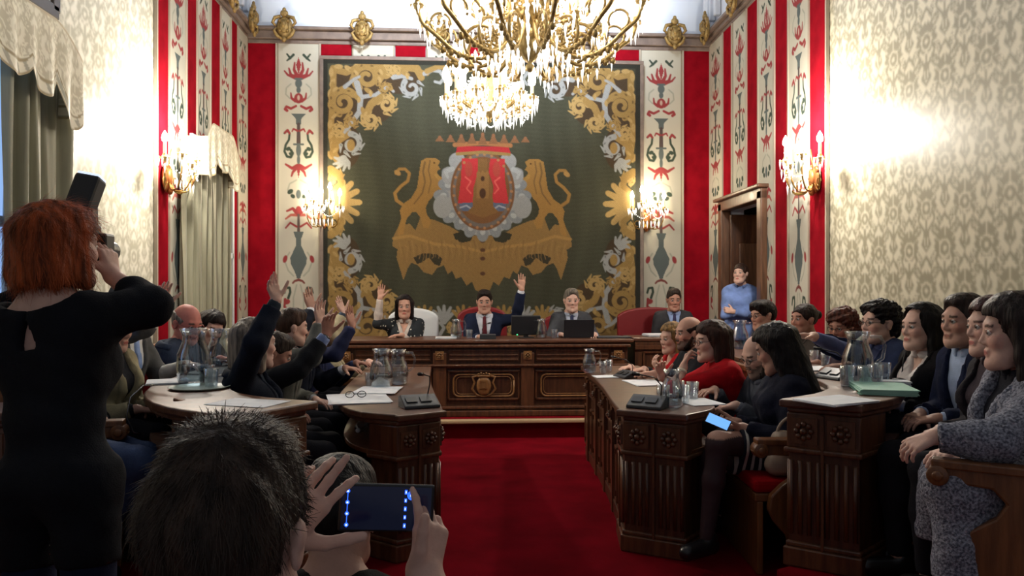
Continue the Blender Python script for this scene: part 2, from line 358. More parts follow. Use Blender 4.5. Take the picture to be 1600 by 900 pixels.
# thin pale edging between strips
for u in (386, 432.5, 500.5, 999.5, 1066.5): 
    tn[0] += 1; x = Xb(u); b = MB(); b.box((x, YB-.03, (ZT+ZB0)/2), (.02, .03, ZT-ZB0)); st(b.build('trim_%d' % tn[0], PALET))
for X0, fn, us in ((XL+.02, Yl, (240, 260, 287, 304, 325, 341, 357, 368)), (XR-.02, Yr, (1132.5, 1147, 1170, 1188.5, 1214, 1236, 1268, 1296))):
    for u in us:
        y = fn(u); tn[0] += 1; z0 = .17
        if X0 > 0 and DY0-.1 < y < DY1+.1: z0 = zd
        b = MB(); b.box((X0, y, (ZT+.06+z0)/2), (.03, .022, ZT+.06-z0)); st(b.build('trim_%d' % tn[0], PALET))
# cornice
b = MB()
for (z0, z1, o_) in ((ZT, ZT+.05, .03), (ZT+.05, ZT+.15, .07), (ZT+.15, ZT+.19, .12)):
    b.box(((XL+XR)/2, YB-o_/2, (z0+z1)/2), (XR-XL, o_, z1-z0))
st(b.build('trim_cornice_back', GREYT, bevel=.01))
for nm, x, s, y0 in (('left', XL, 1, YDL), ('right', XR, -1, YDR)):
    b = MB()
    for (z0, z1, o_) in ((ZT+.06, ZT+.1, .03), (ZT+.1, ZT+.15, .07), (ZT+.15, ZT+.19, .12)):
        b.box((x+s*o_/2, (y0+YB)/2, (z0+z1)/2), (o_, YB-y0, z1-z0))
    st(b.build('trim_cornice_'+nm, GREYT, bevel=.01))
# fluted plaster piers above the cornice near the corners
for nm, x in (('left', XL), ('right', XR)):
    s = 1 if x < 0 else -1; b = MB()
    for y in (9.45, 9.25, 8.35, 8.15, 7.1): b.box((x+s*.03, y, 5.55), (.07, .09, 1.55))
    b.box((x+s*.09, 9.5, 5.55), (.06, .05, 1.55))
    st(b.build('trim_pier_'+nm, PLASTER, bevel=.015))
# gilt crest ornaments on the cornice
def crest_mesh():
    b = MB(); b.ball((0, 0, 0), (.10, .035, .13), 12); b.ball((0, -.03, .0), (.06, .03, .085), 12)
    for s in (-1, 1):
        b.tube([(s*.04, -.02, .12), (s*.11, -.03, .10), (s*.135, -.03, .04), (s*.10, -.03, .0)], [.022, .024, .02, .012], 7)
        b.tube([(s*.03, -.02, -.15), (s*.09, -.03, -.11), (s*.12, -.03, -.05), (s*.09, -.03, -.02)], [.018, .022, .018, .01], 7)
        b.ball((s*.05, -.04, .06), .022, 8); b.ball((s*.045, -.045, -.06), .02, 8)
    b.ball((0, -.02, .155), (.05, .03, .045), 10); b.ball((0, -.02, .2), (.025, .02, .03), 8); b.ball((0, -.03, -.16), (.03, .022, .04), 8); b.ball((0, -.055, .02), (.03, .02, .04), 8)
    return b.mesh('crest')
cm = crest_mesh(); cm.materials.append(GOLDP)
for lab, loc, rz in (('gilt crest ornament on the cornice above the left embroidered strip of the back wall', (Xb(448), YB-.13, ZT+.17), 0),
    ('gilt crest ornament on the cornice above the upper left part of the tapestry', (Xb(568), YB-.13, ZT+.15), 0),
    ('gilt crest ornament on the cornice half hidden behind the large chandelier, left side', (Xb(688), YB-.13, ZT+.15), 0),
    ('gilt crest ornament on the cornice behind the right side of the large chandelier', (Xb(930), YB-.13, ZT+.15), 0),
    ('gilt crest ornament on the cornice above the right embroidered strip of the back wall', (Xb(1050), YB-.13, ZT+.17), 0),
    ('gilt crest ornament in the far left corner of the room on the cornice', (XL+.13, 9.35, ZT+.2), PI/2),
    ('gilt crest ornament on the left wall cornice near the top edge of the picture', (XL+.13, Yl(343), ZT+.2), PI/2),
    ('gilt crest ornament in the far right corner of the room on the cornice', (XR-.13, 9.35, ZT+.2), -PI/2),
    ('gilt crest ornament on the right wall cornice above the doorway', (XR-.13, Yr(1164), ZT+.2), -PI/2)):
    o = link('cornice_ornament', cm, None, None, loc); o.rotation_euler = (0, 0, rz); tag(o, lab, 'ornament', 'gilt cornice ornaments')
# ---- doorway on the right wall
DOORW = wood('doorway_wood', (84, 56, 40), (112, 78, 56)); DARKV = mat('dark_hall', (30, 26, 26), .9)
b = MB(); x = XR
for y in (DY0-.05, DY1+.05): b.box((x-.03, y, (DZ+.17)/2+.03), (.12, .12, DZ-.17+.1))
b.box((x-.03, (DY0+DY1)/2, DZ+.05), (.12, DY1-DY0+.22, .13)); b.box((x-.06, (DY0+DY1)/2, DZ+.12), (.16, DY1-DY0+.3, .04))
fr_ = st(b.build('door_1', DOORW, bevel=.012))
b = MB(); b.box((x+.28, DY1-.06, 1.25), (.56, .05, 2.1)); lf = b.build('door_leaf', W_DARK, fr_, bevel=.01)
b = MB()
for z in (.65, 1.6):
    b.box((x+.28, DY1-.09, z), (.36, .02, .72))
b.build('door_panel', DOORW, lf, bevel=.01)
b = MB(); b.ball((x+.08, DY1-.11, 1.15), .028, 8); b.build('door_handle', GOLD, lf)
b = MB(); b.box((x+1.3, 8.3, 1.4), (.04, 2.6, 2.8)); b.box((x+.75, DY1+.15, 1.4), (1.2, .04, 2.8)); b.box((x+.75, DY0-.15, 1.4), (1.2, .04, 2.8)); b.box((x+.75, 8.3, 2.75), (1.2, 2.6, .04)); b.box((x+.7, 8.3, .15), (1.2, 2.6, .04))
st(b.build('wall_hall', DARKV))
# ================================================================ TAPESTRY
def tapestry():
    W, H = 493, 500; ox, oy = 505, 92
    c = Canvas(W, H, (70, 71, 56), 1.0)
    n = np.sin(c.Y*.9+3*np.sin(c.X*.03))*.04+np.sin(c.X*.21+2*np.sin(c.Y*.02))*.05+np.sin(c.X*.047+1)*.09
    c.C *= (1+n)[..., None]
    gd = (152, 122, 64); gl = (172, 142, 82); gy = (150, 153, 152); gyd = (96, 92, 84); br = (92, 62, 44); W8 = 1.28
    def Q(f):
        for sx in (0, 1):
            for sy in (0, 1):
                def T(x, y, sx=sx, sy=sy):
                    X = x-ox; Y = y-oy
                    if sx: X = W-X
                    if sy: Y = (312-oy)*2-Y
                    return (X, Y)
                f(T, (1 if sx == sy else -1), sx, sy)
    def stq(pts, w0, w1, col): Q(lambda T, h, sx, sy: c.stroke([T(*p) for p in pts], w0*W8, w1*W8, col))
    def eq(x, y, rx, ry, col, rot=0):
        Q(lambda T, h, sx, sy: c.ell(*T(x, y), rx, ry, col, rot*h))
    def spq(cx, cy, r, a0, tr, w, col, sgn=1):
        pts = []
        for i in range(44):
            t = i/43; a = a0+sgn*2*PI*tr*t; rr = r*(1-.75*t); pts.append((cx+rr*math.cos(a), cy+rr*math.sin(a)))
        stq(pts, w, w*.55, col)
        for k in range(6):   # leaf tips leaning out of the scroll
            a = a0+sgn*2*PI*.8*(k+.5)/6; p0 = (cx+r*math.cos(a), cy+r*math.sin(a)); a2 = a-sgn*.55; stq([p0, (cx+(r+w*1.5)*math.cos(a2), cy+(r+w*1.5)*math.sin(a2))], w*.62, w*.16, col)
            eq(cx+r*.98*math.cos(a), cy+r*.98*math.sin(a), w*.55, w*.3, tuple(int(q*.72) for q in col), a+1.2)
    # brown ground behind scrolls
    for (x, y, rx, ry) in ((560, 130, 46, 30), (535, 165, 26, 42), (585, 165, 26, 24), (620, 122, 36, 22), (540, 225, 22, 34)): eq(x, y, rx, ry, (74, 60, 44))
    for p, w0, w1 in (([(522, 108), (540, 112), (562, 101), (600, 103), (640, 104), (664, 112)], 4, 2.5), ([(520, 106), (520, 150), (516, 200), (520, 240), (530, 255)], 4, 3)): stq(p, w0, w1, gd)
    for k in range(9): eq(528+k*15, 103+3*math.sin(k*2), 7, 3.6, gl, .6*math.sin(k*1.7)); eq(517+2*math.sin(k*2.1), 112+k*16, 3.6, 7, gl, .5*math.sin(k*1.3))
    spq(571, 119, 20, 2.2, 1.5, 4.6, gd); spq(535, 158, 20, -.7, 1.5, 4.6, gd, -1); spq(601, 160, 13.5, 3.4, 1.3, 3.8, gl); spq(577, 184, 12.5, -1.8, 1.3, 3.8, gl, -1)
    stq([(590, 150), (578, 160), (572, 172)], 5, 4, gd); stq([(540, 205), (527, 215), (520, 236), (526, 246)], 6.5, 4, gd); stq([(600, 113), (622, 100), (648, 104), (655, 118)], 6.5, 4, gd)
    stq([(538, 134), (552, 122), (560, 118)], 2.6, 1.5, gy); stq([(556, 128), (562, 150), (560, 172), (548, 190), (536, 204)], 3.6, 2.6, gy); stq([(560, 150), (584, 146), (604, 132), (612, 140)], 2.6, 1.6, gy)
    spq(640, 134, 14, -2.4, 1.0, 3.4, gy, -1); stq([(612, 118), (626, 116), (640, 120)], 3, 2, gy); spq(547, 222, 15.5, -1.6, 1.0, 3.6, gy); eq(547, 224, 6, 9, gd)
    stq([(660, 112), (672, 106), (684, 108), (690, 118), (684, 126), (676, 124)], 2.6, 1.6, gy); stq([(664, 108), (680, 101), (700, 102), (716, 108), (722, 118)], 3.4, 1.8, gd); spq(704, 118, 8, 2.2, 1.2, 2.4, gl); stq([(722, 106), (740, 102), (751, 108)], 3, 2, gd)
    for a, l in ((2.3, 18), (1.9, 20), (1.3, 19), (.8, 18), (2.9, 14)): stq([(536, 244), (536+l*math.cos(a)*.6, 244+l*math.sin(a)*.55), (536+l*math.cos(a+.3), 244+l*math.sin(a+.3))], 3.6, 1.2, gy)
    spq(520+10, 200, 9, 1.2, 1.2, 3.2, gl); spq(612, 108, 8, .4, 1.2, 3, gl, -1); spq(548, 190, 8, 2.6, 1.1, 2.6, gd); spq(600, 136, 8, 0, 1.1, 2.6, gd, -1); spq(524, 272, 9, 2, 1.2, 3, gl)
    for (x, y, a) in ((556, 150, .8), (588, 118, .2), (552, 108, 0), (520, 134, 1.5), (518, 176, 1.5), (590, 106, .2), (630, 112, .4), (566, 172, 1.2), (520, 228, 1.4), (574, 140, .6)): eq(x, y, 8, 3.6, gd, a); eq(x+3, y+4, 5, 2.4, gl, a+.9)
    # big gold flower at mid height
    for a in (-1.35, -.95, -.5, 0): 
        l = 34 if a > -1 else 30
        stq([(524, 312), (524+l*.6*math.cos(a), 312+l*.6*math.sin(a)), (524+l*math.cos(a*.9), 312+l*math.sin(a*1.0))], 5.5, 3.4, gl); eq(524+l*math.cos(a*.9), 312+l*math.sin(a), 6, 4.4, gl, a)
    stq([(516, 262), (530, 270), (532, 284), (522, 292)], 5, 3, gd); eq(522, 312, 8, 20, gl); eq(518, 312, 3, 16, (226, 206, 150))
    # right/left lower extra motif between corners at the bottom
    for x in (660, 690, 720, 751):
        for sx in (0, 1):
            X = x-ox if not sx else W-(x-ox)
            for a in (-2.4, -2, -PI/2, -1.1, -.7): c.stroke([(X, 404), (X+22*math.cos(a), 404+24*math.sin(a))], 4.5, 2.2, gd if x != 690 else gy)
    # ------- central achievement, drawn in its own frame (crop scale 2.4 about 500,180)
    def K(x, y): return (500+x/2.4-ox, 180+y/2.4-oy)
    def both(f): f(lambda x, y: K(x, y)); f(lambda x, y: K(1200-x, y))
    gb = (144, 112, 60); gk = (122, 94, 52)
    base = [(270, 440), (290, 400), (330, 395), (350, 420), (368, 372), (420, 380), (480, 405), (520, 430), (600, 442)]
    low = [(600, 655), (572, 640), (560, 610), (540, 625), (520, 592), (500, 600), (486, 570), (470, 582), (455, 548), (430, 560), (412, 585), (380, 575), (360, 550), (335, 540), (322, 560), (306, 605), (292, 560), (280, 520), (284, 490), (264, 478)]
    both(lambda k: c.poly([k(*p) for p in base+low], gb))
    both(lambda k: c.stroke([k(*p) for p in [(270, 450), (330, 440), (420, 470), (520, 480), (600, 500)]], 2.4, 2.2, (164, 126, 64)))
    both(lambda k: c.poly([k(*p) for p in [(342, 520), (380, 504), (430, 508), (450, 525), (440, 552), (420, 545), (400, 520), (372, 540), (356, 545)]], (62, 58, 46)))
    both(lambda k: c.poly([k(*p) for p in [(490, 432), (520, 424), (566, 432), (556, 458), (520, 466), (498, 452)]], (60, 58, 46)))
    for i in range(26):
        x = 290+i*12; both(lambda k: c.stroke([k(x, 470+14*math.sin(i*1.3)), k(x+8, 500+20*math.sin(i*2.1)), k(x+2, 528+10*math.sin(i))], 1.0, .5, (134, 104, 56) if i % 2 else (154, 120, 66)))
    for y in (458, 492, 524, 580): c.ell(*K(600, y), 4, 3, br)
    # lions
    lion = [(372, 160), (392, 149), (425, 150), (442, 162), (434, 178), (442, 190), (430, 200), (430, 212), (446, 220), (468, 214), (476, 228), (462, 242), (466, 262), (452, 274), (436, 266), (424, 282), (398, 312), (388, 336), (392, 360), (410, 384), (398, 412), (378, 408), (370, 374), (354, 352), (338, 352), (318, 376), (312, 400), (306, 436), (284, 438), (288, 404), (298, 374), (292, 346), (304, 322), (334, 300), (356, 262), (362, 220), (366, 190)]
    both(lambda k: c.poly([k(*p) for p in lion], (158, 118, 54)))
    both(lambda k: c.stroke([k(*p) for p in [(385, 166), (378, 200), (386, 240), (376, 280), (346, 320)]], 1.6, 1, gk)); both(lambda k: c.stroke([k(*p) for p in [(404, 160), (398, 196), (408, 236), (398, 280)]], 1.2, .8, gk))
    both(lambda k: c.stroke([k(*p) for p in [(428, 214), (446, 236), (462, 240)]], 3, 2, (170, 130, 60)))
    both(lambda k: c.ell(*k(420, 168), 1.4, 1.2, (60, 44, 30)))
    both(lambda k: c.stroke([k(*p) for p in [(300, 322), (280, 308), (274, 282), (296, 256), (322, 236), (328, 208), (312, 192), (290, 192), (278, 208)]], 2.6, 2.2, (158, 118, 54)))
    both(lambda k: c.ell(*k(284, 206), 5.5, 3.6, (170, 130, 66), .6))
    # silver mantling
    for (x, y, rx, ry) in ((600, 290, 62, 62),): c.ell(*K(x, y), rx, ry, gy)
    for a in np.linspace(-.9, PI+.9, 17):
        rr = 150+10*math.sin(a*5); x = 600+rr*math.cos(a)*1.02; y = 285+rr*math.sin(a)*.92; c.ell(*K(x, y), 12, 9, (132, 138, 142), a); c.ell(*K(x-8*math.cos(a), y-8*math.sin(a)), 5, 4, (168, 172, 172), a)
    both(lambda k: c.ell(*k(505, 160), 13, 13, gy)); both(lambda k: c.ell(*k(476, 215), 12, 14, gy)); both(lambda k: c.ell(*k(450, 330), 14, 18, gy)); both(lambda k: c.stroke([k(*p) for p in [(486, 190), (462, 200), (470, 222)]], 4, 2, (168, 172, 172)))
    # cartouche
    c.ell(*K(600, 270), 50, 62, (122, 84, 52)); c.ell(*K(600, 270), 46, 58, (112, 104, 98)); c.ell(*K(600, 268), 42, 52, (126, 86, 50))
    c.poly([K(*p) for p in [(522, 150), (582, 150), (584, 200), (572, 260), (566, 320), (508, 318), (520, 220)]], (196, 40, 46))
    c.poly([K(*p) for p in [(628, 150), (682, 150), (682, 220), (698, 318), (636, 318), (640, 250), (622, 200)]], (196, 40, 46))
    both(lambda k: c.poly([k(*p) for p in [(510, 318), (560, 314), (576, 330), (560, 350), (520, 345)]], (92, 104, 128)))
    both(lambda k: c.stroke([k(*p) for p in [(516, 334), (540, 326), (560, 340)]], 1.2, 1.2, (160, 166, 176)))
    c.poly([K(*p) for p in [(584, 150), (616, 150), (620, 200), (636, 260), (640, 330), (660, 350), (600, 372), (540, 350), (562, 330), (566, 260), (582, 200)]], (134, 98, 52))
    c.poly([K(*p) for p in [(576, 205), (584, 195), (592, 205), (600, 193), (608, 205), (616, 195), (624, 205), (622, 300), (578, 300)]], (150, 110, 58)); c.ell(*K(600, 280), 5, 8, (82, 56, 40)); c.ell(*K(600, 225), 3, 4, (82, 56, 40))
    both(lambda k: c.ell(*k(548, 190), 6, 12, (178, 66, 52))); both(lambda k: c.stroke([k(*p) for p in [(536, 220), (556, 236), (540, 262), (556, 280)]], 1.3, 1, (224, 90, 80)))
    for a in np.linspace(0, 2*PI, 26): c.ell(*K(600+108*math.cos(a), 272+138*math.sin(a)), 2.2, 2.2, (170, 120, 76))
    # crown
    c.poly([K(*p) for p in [(506, 104), (696, 104), (706, 130), (500, 130)]], (178, 34, 42)); c.stroke([K(505, 134), K(600, 126), K(700, 134)], 2.4, 2.4, gd); c.stroke([K(496, 100), K(600, 92), K(704, 100)], 3.4, 3.4, (156, 104, 58))
    for i in range(9):
        x = 440+i*40; t = abs(i-4)/4; c.poly([K(x-18, 98-10*t), K(x, 52+12*t), K(x+18, 98-10*t)], (128, 88, 56)); c.ell(*K(x, 60+14*t), 2.6, 3.0, (136, 92, 60))
    # edge borders
    for (x0, y0, x1, y1) in ((0, 0, W, 7), (0, H-7, W, H), (0, 0, 7, H), (W-7, 0, W, H)): c.poly([(x0, y0), (x1, y0), (x1, y1), (x0, y1)], (52, 52, 46))
    # woven texture and fading
    c.C *= (1+.10*np.sin(c.Y*2.1)*np.sin(c.X*1.7)+.06*rng.standard_normal(c.X.shape))[..., None]
    g_ = c.C.mean(-1, keepdims=True); c.C = np.clip((g_+(c.C-g_)*.86)*.86, 0, 1); return c
tc = tapestry(); k = (YB-.12)/FPX*1.004
tw, th_ = 493*k, 500*k; tx = ray(505)*(YB-.12)
T = empty('tapestry', (tx, YB-.11, P(505, 92, YB-.12).z)); tag(T, 'large dark green tapestry with golden lions and a red shield on the back wall', 'tapestry')
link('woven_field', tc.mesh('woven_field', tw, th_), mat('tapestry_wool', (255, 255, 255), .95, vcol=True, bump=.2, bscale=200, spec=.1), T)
b = MB(); f = .045
b.box((tw/2, .01, f/2), (tw+2*f, .04, f)); b.box((tw/2, .01, -th_-f/2), (tw+2*f, .04, f)); b.box((-f/2, .01, -th_/2), (f, .04, th_)); b.box((tw+f/2, .01, -th_/2), (f, .04, th_))
b.build('border_frame', GREYT, T, bevel=.006)
b = MB(); b.box((tw/2, .03, -th_/2), (tw, .03, th_)); b.build('backing', GREYT, T)
# ================================================================ WINDOWS, CURTAINS, VALANCES
CURT = mat('sage_silk_curtain', (158, 156, 132), .45, col2=(142, 140, 118), nscale=4, stretch=(8, 8, .5), sheen=.3)
PANE = mat('daylight_pane', (150, 184, 238), .3, emis=.9)
VALM = mat('cream_valance', (255, 255, 255), .6, vcol=True)
def YV(u, d=.25): return (XL+d)/ray(u)
def window(idx, y0, y1, yv0, yv1, cy0, cy1, lab):
    b = MB()
    for y in (y0, y1, (y0+y1)/2): b.box((XL+.02, y, 1.75), (.06, .06, 2.3))
    for z in (.6, 1.8, 2.9): b.box((XL+.02, (y0+y1)/2, z), (.06, y1-y0, .06))
    w = st(b.build('window_%d' % idx, PLASTER)); b = MB(); b.box((XL+.012, (y0+y1)/2, 1.75), (.01, y1-y0, 2.3)); b.build('window_pane', PANE, w)
    # curtain
    def fold(c0, c1, n, nm):
        m = int((c1-c0)/.012); ys = np.linspace(c0, c1, m); zs = np.linspace(.05, 2.75, 24); S, Z = np.meshgrid(ys, zs)
        t = (S-c0)/(c1-c0); ph = 2*PI*n*t+1.1*np.sin(5*t); A = .036+.010*np.sin(9*t)
        X = XL+.11+A*np.sin(ph)+.012*np.sin(2.3*ph+Z*1.2)+.01*np.sin(Z*2+ph*.3)
        V = np.stack([X, S+.012*np.sin(Z*1.5+ph), Z], -1).reshape(-1, 3); i = np.arange(m-1)[None, :]; j = np.arange(23)[:, None]; a = j*m+i
        return link('curtain', fast_mesh('curtain', V, np.stack([a, a+1, a+m+1, a+m], -1).reshape(-1, 4)), CURT)
    o = fold(cy0, cy1, max(int((cy1-cy0)/.13), 3), 'curtain'); tag(o, lab[0], 'curtain')
    # valance: front panel with scalloped hem, arched head and returns
    n = 220; D = .23; sc = []
    for i in range(n+1):
        t = i/n; y = yv0+(yv1-yv0)*t
        top = 3.03-.16*max(0, (abs(t-.5)*2-.62)/.38)**1.6
        k_ = (yv1-yv0)/.30; ph = (t*round(k_)) % 1
        bot = 2.66-.17*math.sin(PI*ph)**.7*(.7+.3*math.cos(2*PI*t))-.16*max(0, (abs(t-.5)*2-.7)/.3)
        sc.append((y, top, bot))
    rows = 44; V = []; C = []
    prof = [(XL+.02, yv0)]+[None]
    pts = [(XL+.02+D*k2/8, sc[0]) for k2 in range(8)]+[(XL+.02+D, q) for q in sc]+[(XL+.02+D*(1-k2/8), sc[-1]) for k2 in range(1, 9)]
    for j in range(rows+1):
        s = j/rows
        for i, (x, (y, tp, bt)) in enumerate(pts):
            z = tp+(bt-tp)*s; V.append((x+.012*math.sin(y*34)*s, y, z))
            hz = z-bt; col = np.array(lin((238, 232, 210)))
            if damask(np.array([[y*1.3+x]]), np.array([[z*1.3]]))[0, 0] and hz > .10: col = np.array(lin((206, 198, 172)))
            if .075 < hz < .092: col = np.array(lin((168, 152, 116)))
            elif hz < .012: col = np.array(lin((176, 160, 124)))
            elif hz < .07 and math.sin(y*70+z*40) > .55: col = np.array(lin((180, 176, 156)))
            if tp-z < .015: col = np.array(lin((200, 186, 156)))
            C.append(col)
    m = len(pts); a = (np.arange(rows)[:, None]*m+np.arange(m-1)[None, :])
    V = np.array(V); F = np.stack([a, a+m, a+m+1, a+1], -1).reshape(-1, 4)
    v = link('valance', fast_mesh('valance', V, F, np.array(C)), VALM); tag(v, lab[1], 'valance')
window(1, 3.7, 5.2, 3.3, YV(130), 4.45, YV(112, .11), ('sage green silk curtain hanging behind the photographer by the daylit window', 'cream scalloped valance above the nearer window, top left of the picture'))
window(2, 7.6, 8.9, 7.42, min(YV(372), 9.3), YV(284, .11), YV(358, .11), ('sage green curtain of the farther window, behind the bald man in blue', 'cream scalloped arched valance above the farther window beside the left wall lamp'))
# framed picture at top left

pf = empty('framed_picture', (XL+.03, 4.72, 3.7)); tag(pf, 'dark framed picture on the left wall cut off by the top left corner', 'picture')
b = MB()
for z in (-.5, .5): b.box((0, 0, z), (.06, .86, .09))
for y in (-.4, .4): b.box((0, y, 0), (.06, .09, 1.0))
b.build('frame', mat('dark_frame', (70, 62, 56), .4), pf, bevel=.01); b = MB(); b.box((0, 0, 0), (.02, .74, .94)); b.build('mount', mat('pale_mount', (200, 204, 210), .6), pf)
def G(u, v, z):
    d = (CH-z)*FPX/(v-455); r = ray(u); Y = d/(r*math.sin(TH)+math.cos(TH)); return Vector((r*Y, Y, z))
# ================================================================ DESKS
def offs(pts, d):
    out = []
    for i, p in enumerate(pts):
        a = Vector(pts[max(i-1, 0)]); b_ = Vector(pts[min(i+1, len(pts)-1)]); t = (b_-a).normalized(); n = Vector((-t.y, t.x)); out.append((p[0]+n.x*d, p[1]+n.y*d))
    return out
def resamp(pts, n):
    P_ = np.array(pts, float); L = np.r_[0, np.cumsum(np.hypot(*np.diff(P_, axis=0).T))]; t = np.linspace(0, L[-1], n)
    return list(zip(np.interp(t, L, P_[:, 0]), np.interp(t, L, P_[:, 1])))
def smooth_pts(pts, it=2):
    for _ in range(it):
        q = [pts[0]]
        for a, b_ in zip(pts[:-1], pts[1:]): q += [tuple(a[k]*.75+b_[k]*.25 for k in (0, 1)), tuple(a[k]*.25+b_[k]*.75 for k in (0, 1))]
        pts = q+[pts[-1]]
    return pts
def carved_square(b, c, ex, ey, ez, s=.055):   # rosette with leaves on a face (ex, ez in plane, ey outward)
    R = basis(ex, ey, ez)
    b.box(c, (s*2.2, .012, s*2.2), R)
    for k in range(8):
        a = k*PI/4; o = (Vector(ex)*math.cos(a)+Vector(ez)*math.sin(a))*s*.6; b.ball(Vector(c)+o+Vector(ey)*.01, (s*.26, .014, s*.26), 6, R)
    b.ball(Vector(c)+Vector(ey)*.016, (s*.3, .016, s*.3), 8, R)
def desk(name, A, B, z0, h, label, group=None, flip=1, panel_rows=True):
    """A: aisle side line from the near end back, B: sitters' side line. flip=+1 when B lies to the right (+x)"""
    t = empty(name, (A[0][0], A[0][1], z0)); tag(t, label, 'desk', group)
    inv = lambda pts: [(p[0]-A[0][0], p[1]-A[0][1]) for p in pts]
    A, B = inv(A), inv(B); n = 26
    As, Bs = resamp(smooth_pts(A), n), resamp(smooth_pts(B), n)
    f = flip
    # work top: overhangs, two stepped layers
    def mix(p, q, s): return (p[0]+(q[0]-p[0])*s, p[1]+(q[1]-p[1])*s)
    top = MB(); e0 = Vector((A[0][0]-A[1][0], A[0][1]-A[1][1])).normalized()*.05
    Ao = [mix(a, b_, -.08) for a, b_ in zip(As, Bs)]; Bo = [mix(b_, a, -.05) for a, b_ in zip(As, Bs)]
    w0 = Vector(B[0])-Vector(A[0]); nn = Vector((w0.y, -w0.x)).normalized()*(1 if f > 0 else -1)
    if nn.y > 0: nn = -nn
    Aq = [(Ao[0][0]+nn.x*.04, Ao[0][1]+nn.y*.04)]+Ao; Bq = [(Bo[0][0]+nn.x*.04, Bo[0][1]+nn.y*.04)]+Bo
    top.ribbon(Aq, Bq, h-.035, h); top.ribbon(As, Bs, h-.06, h-.035); top.build('desk_top', W_TOP, t, bevel=.008)
    # aisle face: curved board with pilasters and framed panels
    ai = [mix(a, b_, .05) for a, b_ in zip(As, Bs)]; ai2 = [mix(a, b_, .12) for a, b_ in zip(As, Bs)]
    fb = MB(); fb.ribbon(ai[3:], ai2[3:], 0, h-.06); fb.build('front_panel', W_DARK, t)
    det = MB(); L = 0; step = .16; P2 = resamp(ai[3:], 80); seg = math.dist(P2[0], P2[1]); tot = seg*79; k = int(tot/step)
    for i in range(k+1):
        p = P2[min(int(i*79/k), 78)]; q = P2[min(int(i*79/k)+1, 79)]; tx = Vector((q[0]-p[0], q[1]-p[1], 0)).normalized(); nx = Vector((-tx.y, tx.x, 0))*f
        R = basis(tx, nx, Vector((0, 0, 1)))
        c = Vector((p[0], p[1], 0))+nx*.008
        if i % 3 == 0:
            det.box(c+Vector((0, 0, h/2-.05)), (.07, .04, h-.1), R); carved_square(det, c+nx*.022+Vector((0, 0, h-.15)), tx, nx, Vector((0, 0, 1)), .028)
        else:
            for dz, hh in ((h*.36, h*.42), (h-.15, .09)): 
                for s in (-1, 1): det.box(c+tx*s*.05+Vector((0, 0, dz)), (.014, .024, hh), R)
                for s in (-1, 1): det.box(c+Vector((0, 0, dz+s*hh/2)), (.11, .024, .014), R)
                det.box(c+Vector((0, 0, dz)), (.06, .016, hh*.7), R)
    det.build('panel_moulding', W_PANEL, t)
    tr = MB(); tr.ribbon([mix(a, b_, .01) for a, b_ in zip(As, Bs)][3:], ai[3:], .0, .085); tr.ribbon([mix(a, b_, .015) for a, b_ in zip(As, Bs)][3:], ai[3:], h-.235, h-.215); tr.build('base_trim', W_DARK, t, bevel=.006)
    # inner shelf on the sitters' side
    sh = MB(); sh.ribbon(ai2, [mix(b_, a, .02) for a, b_ in zip(As, Bs)], h-.225, h-.20); sh.build('shelf', W_PANEL, t, bevel=.004)
    for i in (9, 17, 25):
        q = MB(); q.ribbon([ai2[i], ai2[min(i+1, 25)] if i < 25 else ai2[24]], [mix(Bs[i], As[i], .1), mix(Bs[min(i+1, 25)], As[min(i+1, 25)], .1) if i < 25 else mix(Bs[24], As[24], .1)], 0, h-.06) if False else q.box(((ai2[i][0]+Bs[i][0])/2, (ai2[i][1]+Bs[i][1])/2, (h-.06)/2), (.03, .03, h-.06)); q.build('leg', W_DARK, t)
    # near end unit: carcass, frieze, fluted shaft, ledge and plinth
    e = MB(); q = 4; poly = [As[0], Bs[0], mix(Bs[q], As[q], .0), As[q]]
    def grow(poly, g):
        c = Vector((sum(p[0] for p in poly)/4, sum(p[1] for p in poly)/4)); return [tuple(c+(Vector(p)-c)*(1+g)) for p in poly]
    ep = [As[0], Bs[0], mix(Bs[2], As[2], .05), As[3]]
    e.prism(grow(ep, -.04), .0, h-.06); un = e.build('end_pier', W_DARK, t, bevel=.004)
    d2 = MB(); d2.prism(grow(ep, .08), 0, .09); d2.prism(grow(ep, .03), .09, .115); d2.build('plinth', W_PANEL, t, bevel=.008)
    d3 = MB(); d3.prism(grow(ep, .07), h-.245, h-.22); d3.prism(grow(ep, .01), h-.222, h-.06); d3.build('frieze', W_PANEL, t, bevel=.008)
    fl = MB(); cv = MB()
    for (p, q_) in ((ep[0], ep[1]), (ep[0], ep[3])):
        p = Vector((*p, 0)); q_ = Vector((*q_, 0)); tx = (q_-p).normalized(); l = (q_-p).length; cen = Vector((sum(z[0] for z in ep)/4, sum(z[1] for z in ep)/4, 0))
        nx = Vector((tx.y, -tx.x, 0)); nx = nx if nx.dot((p+q_)/2-cen) > 0 else -nx
        R = basis(tx, nx, Vector((0, 0, 1))); k = max(int(l/.036), 4)
        for i in range(k):
            s = (i+.5)/k
            if abs(s-.5) < .06 and k > 6: continue
            fl.tube([p+tx*l*s+nx*-.004+Vector((0, 0, .15)), p+tx*l*s+nx*-.004+Vector((0, 0, h-.28))], .011, 6)
        for s in (.25, .75): cv = MB(); carved_square(cv, p+tx*l*s+nx*.006+Vector((0, 0, h-.14)), tx, nx, Vector((0, 0, 1)), min(l*.17, .055)); cv.build('carved_rosette', W_PANEL, t)
        fl.box(p+tx*l*.5+nx*.002+Vector((0, 0, h/2-.06)), (.012, .02, h-.3), R)
        fl.box(p+tx*l*.5+nx*.01+Vector((0, 0, h-.14)), (.016, .02, .15), R)
    fl.build('fluting', W_PANEL, t)
    return t
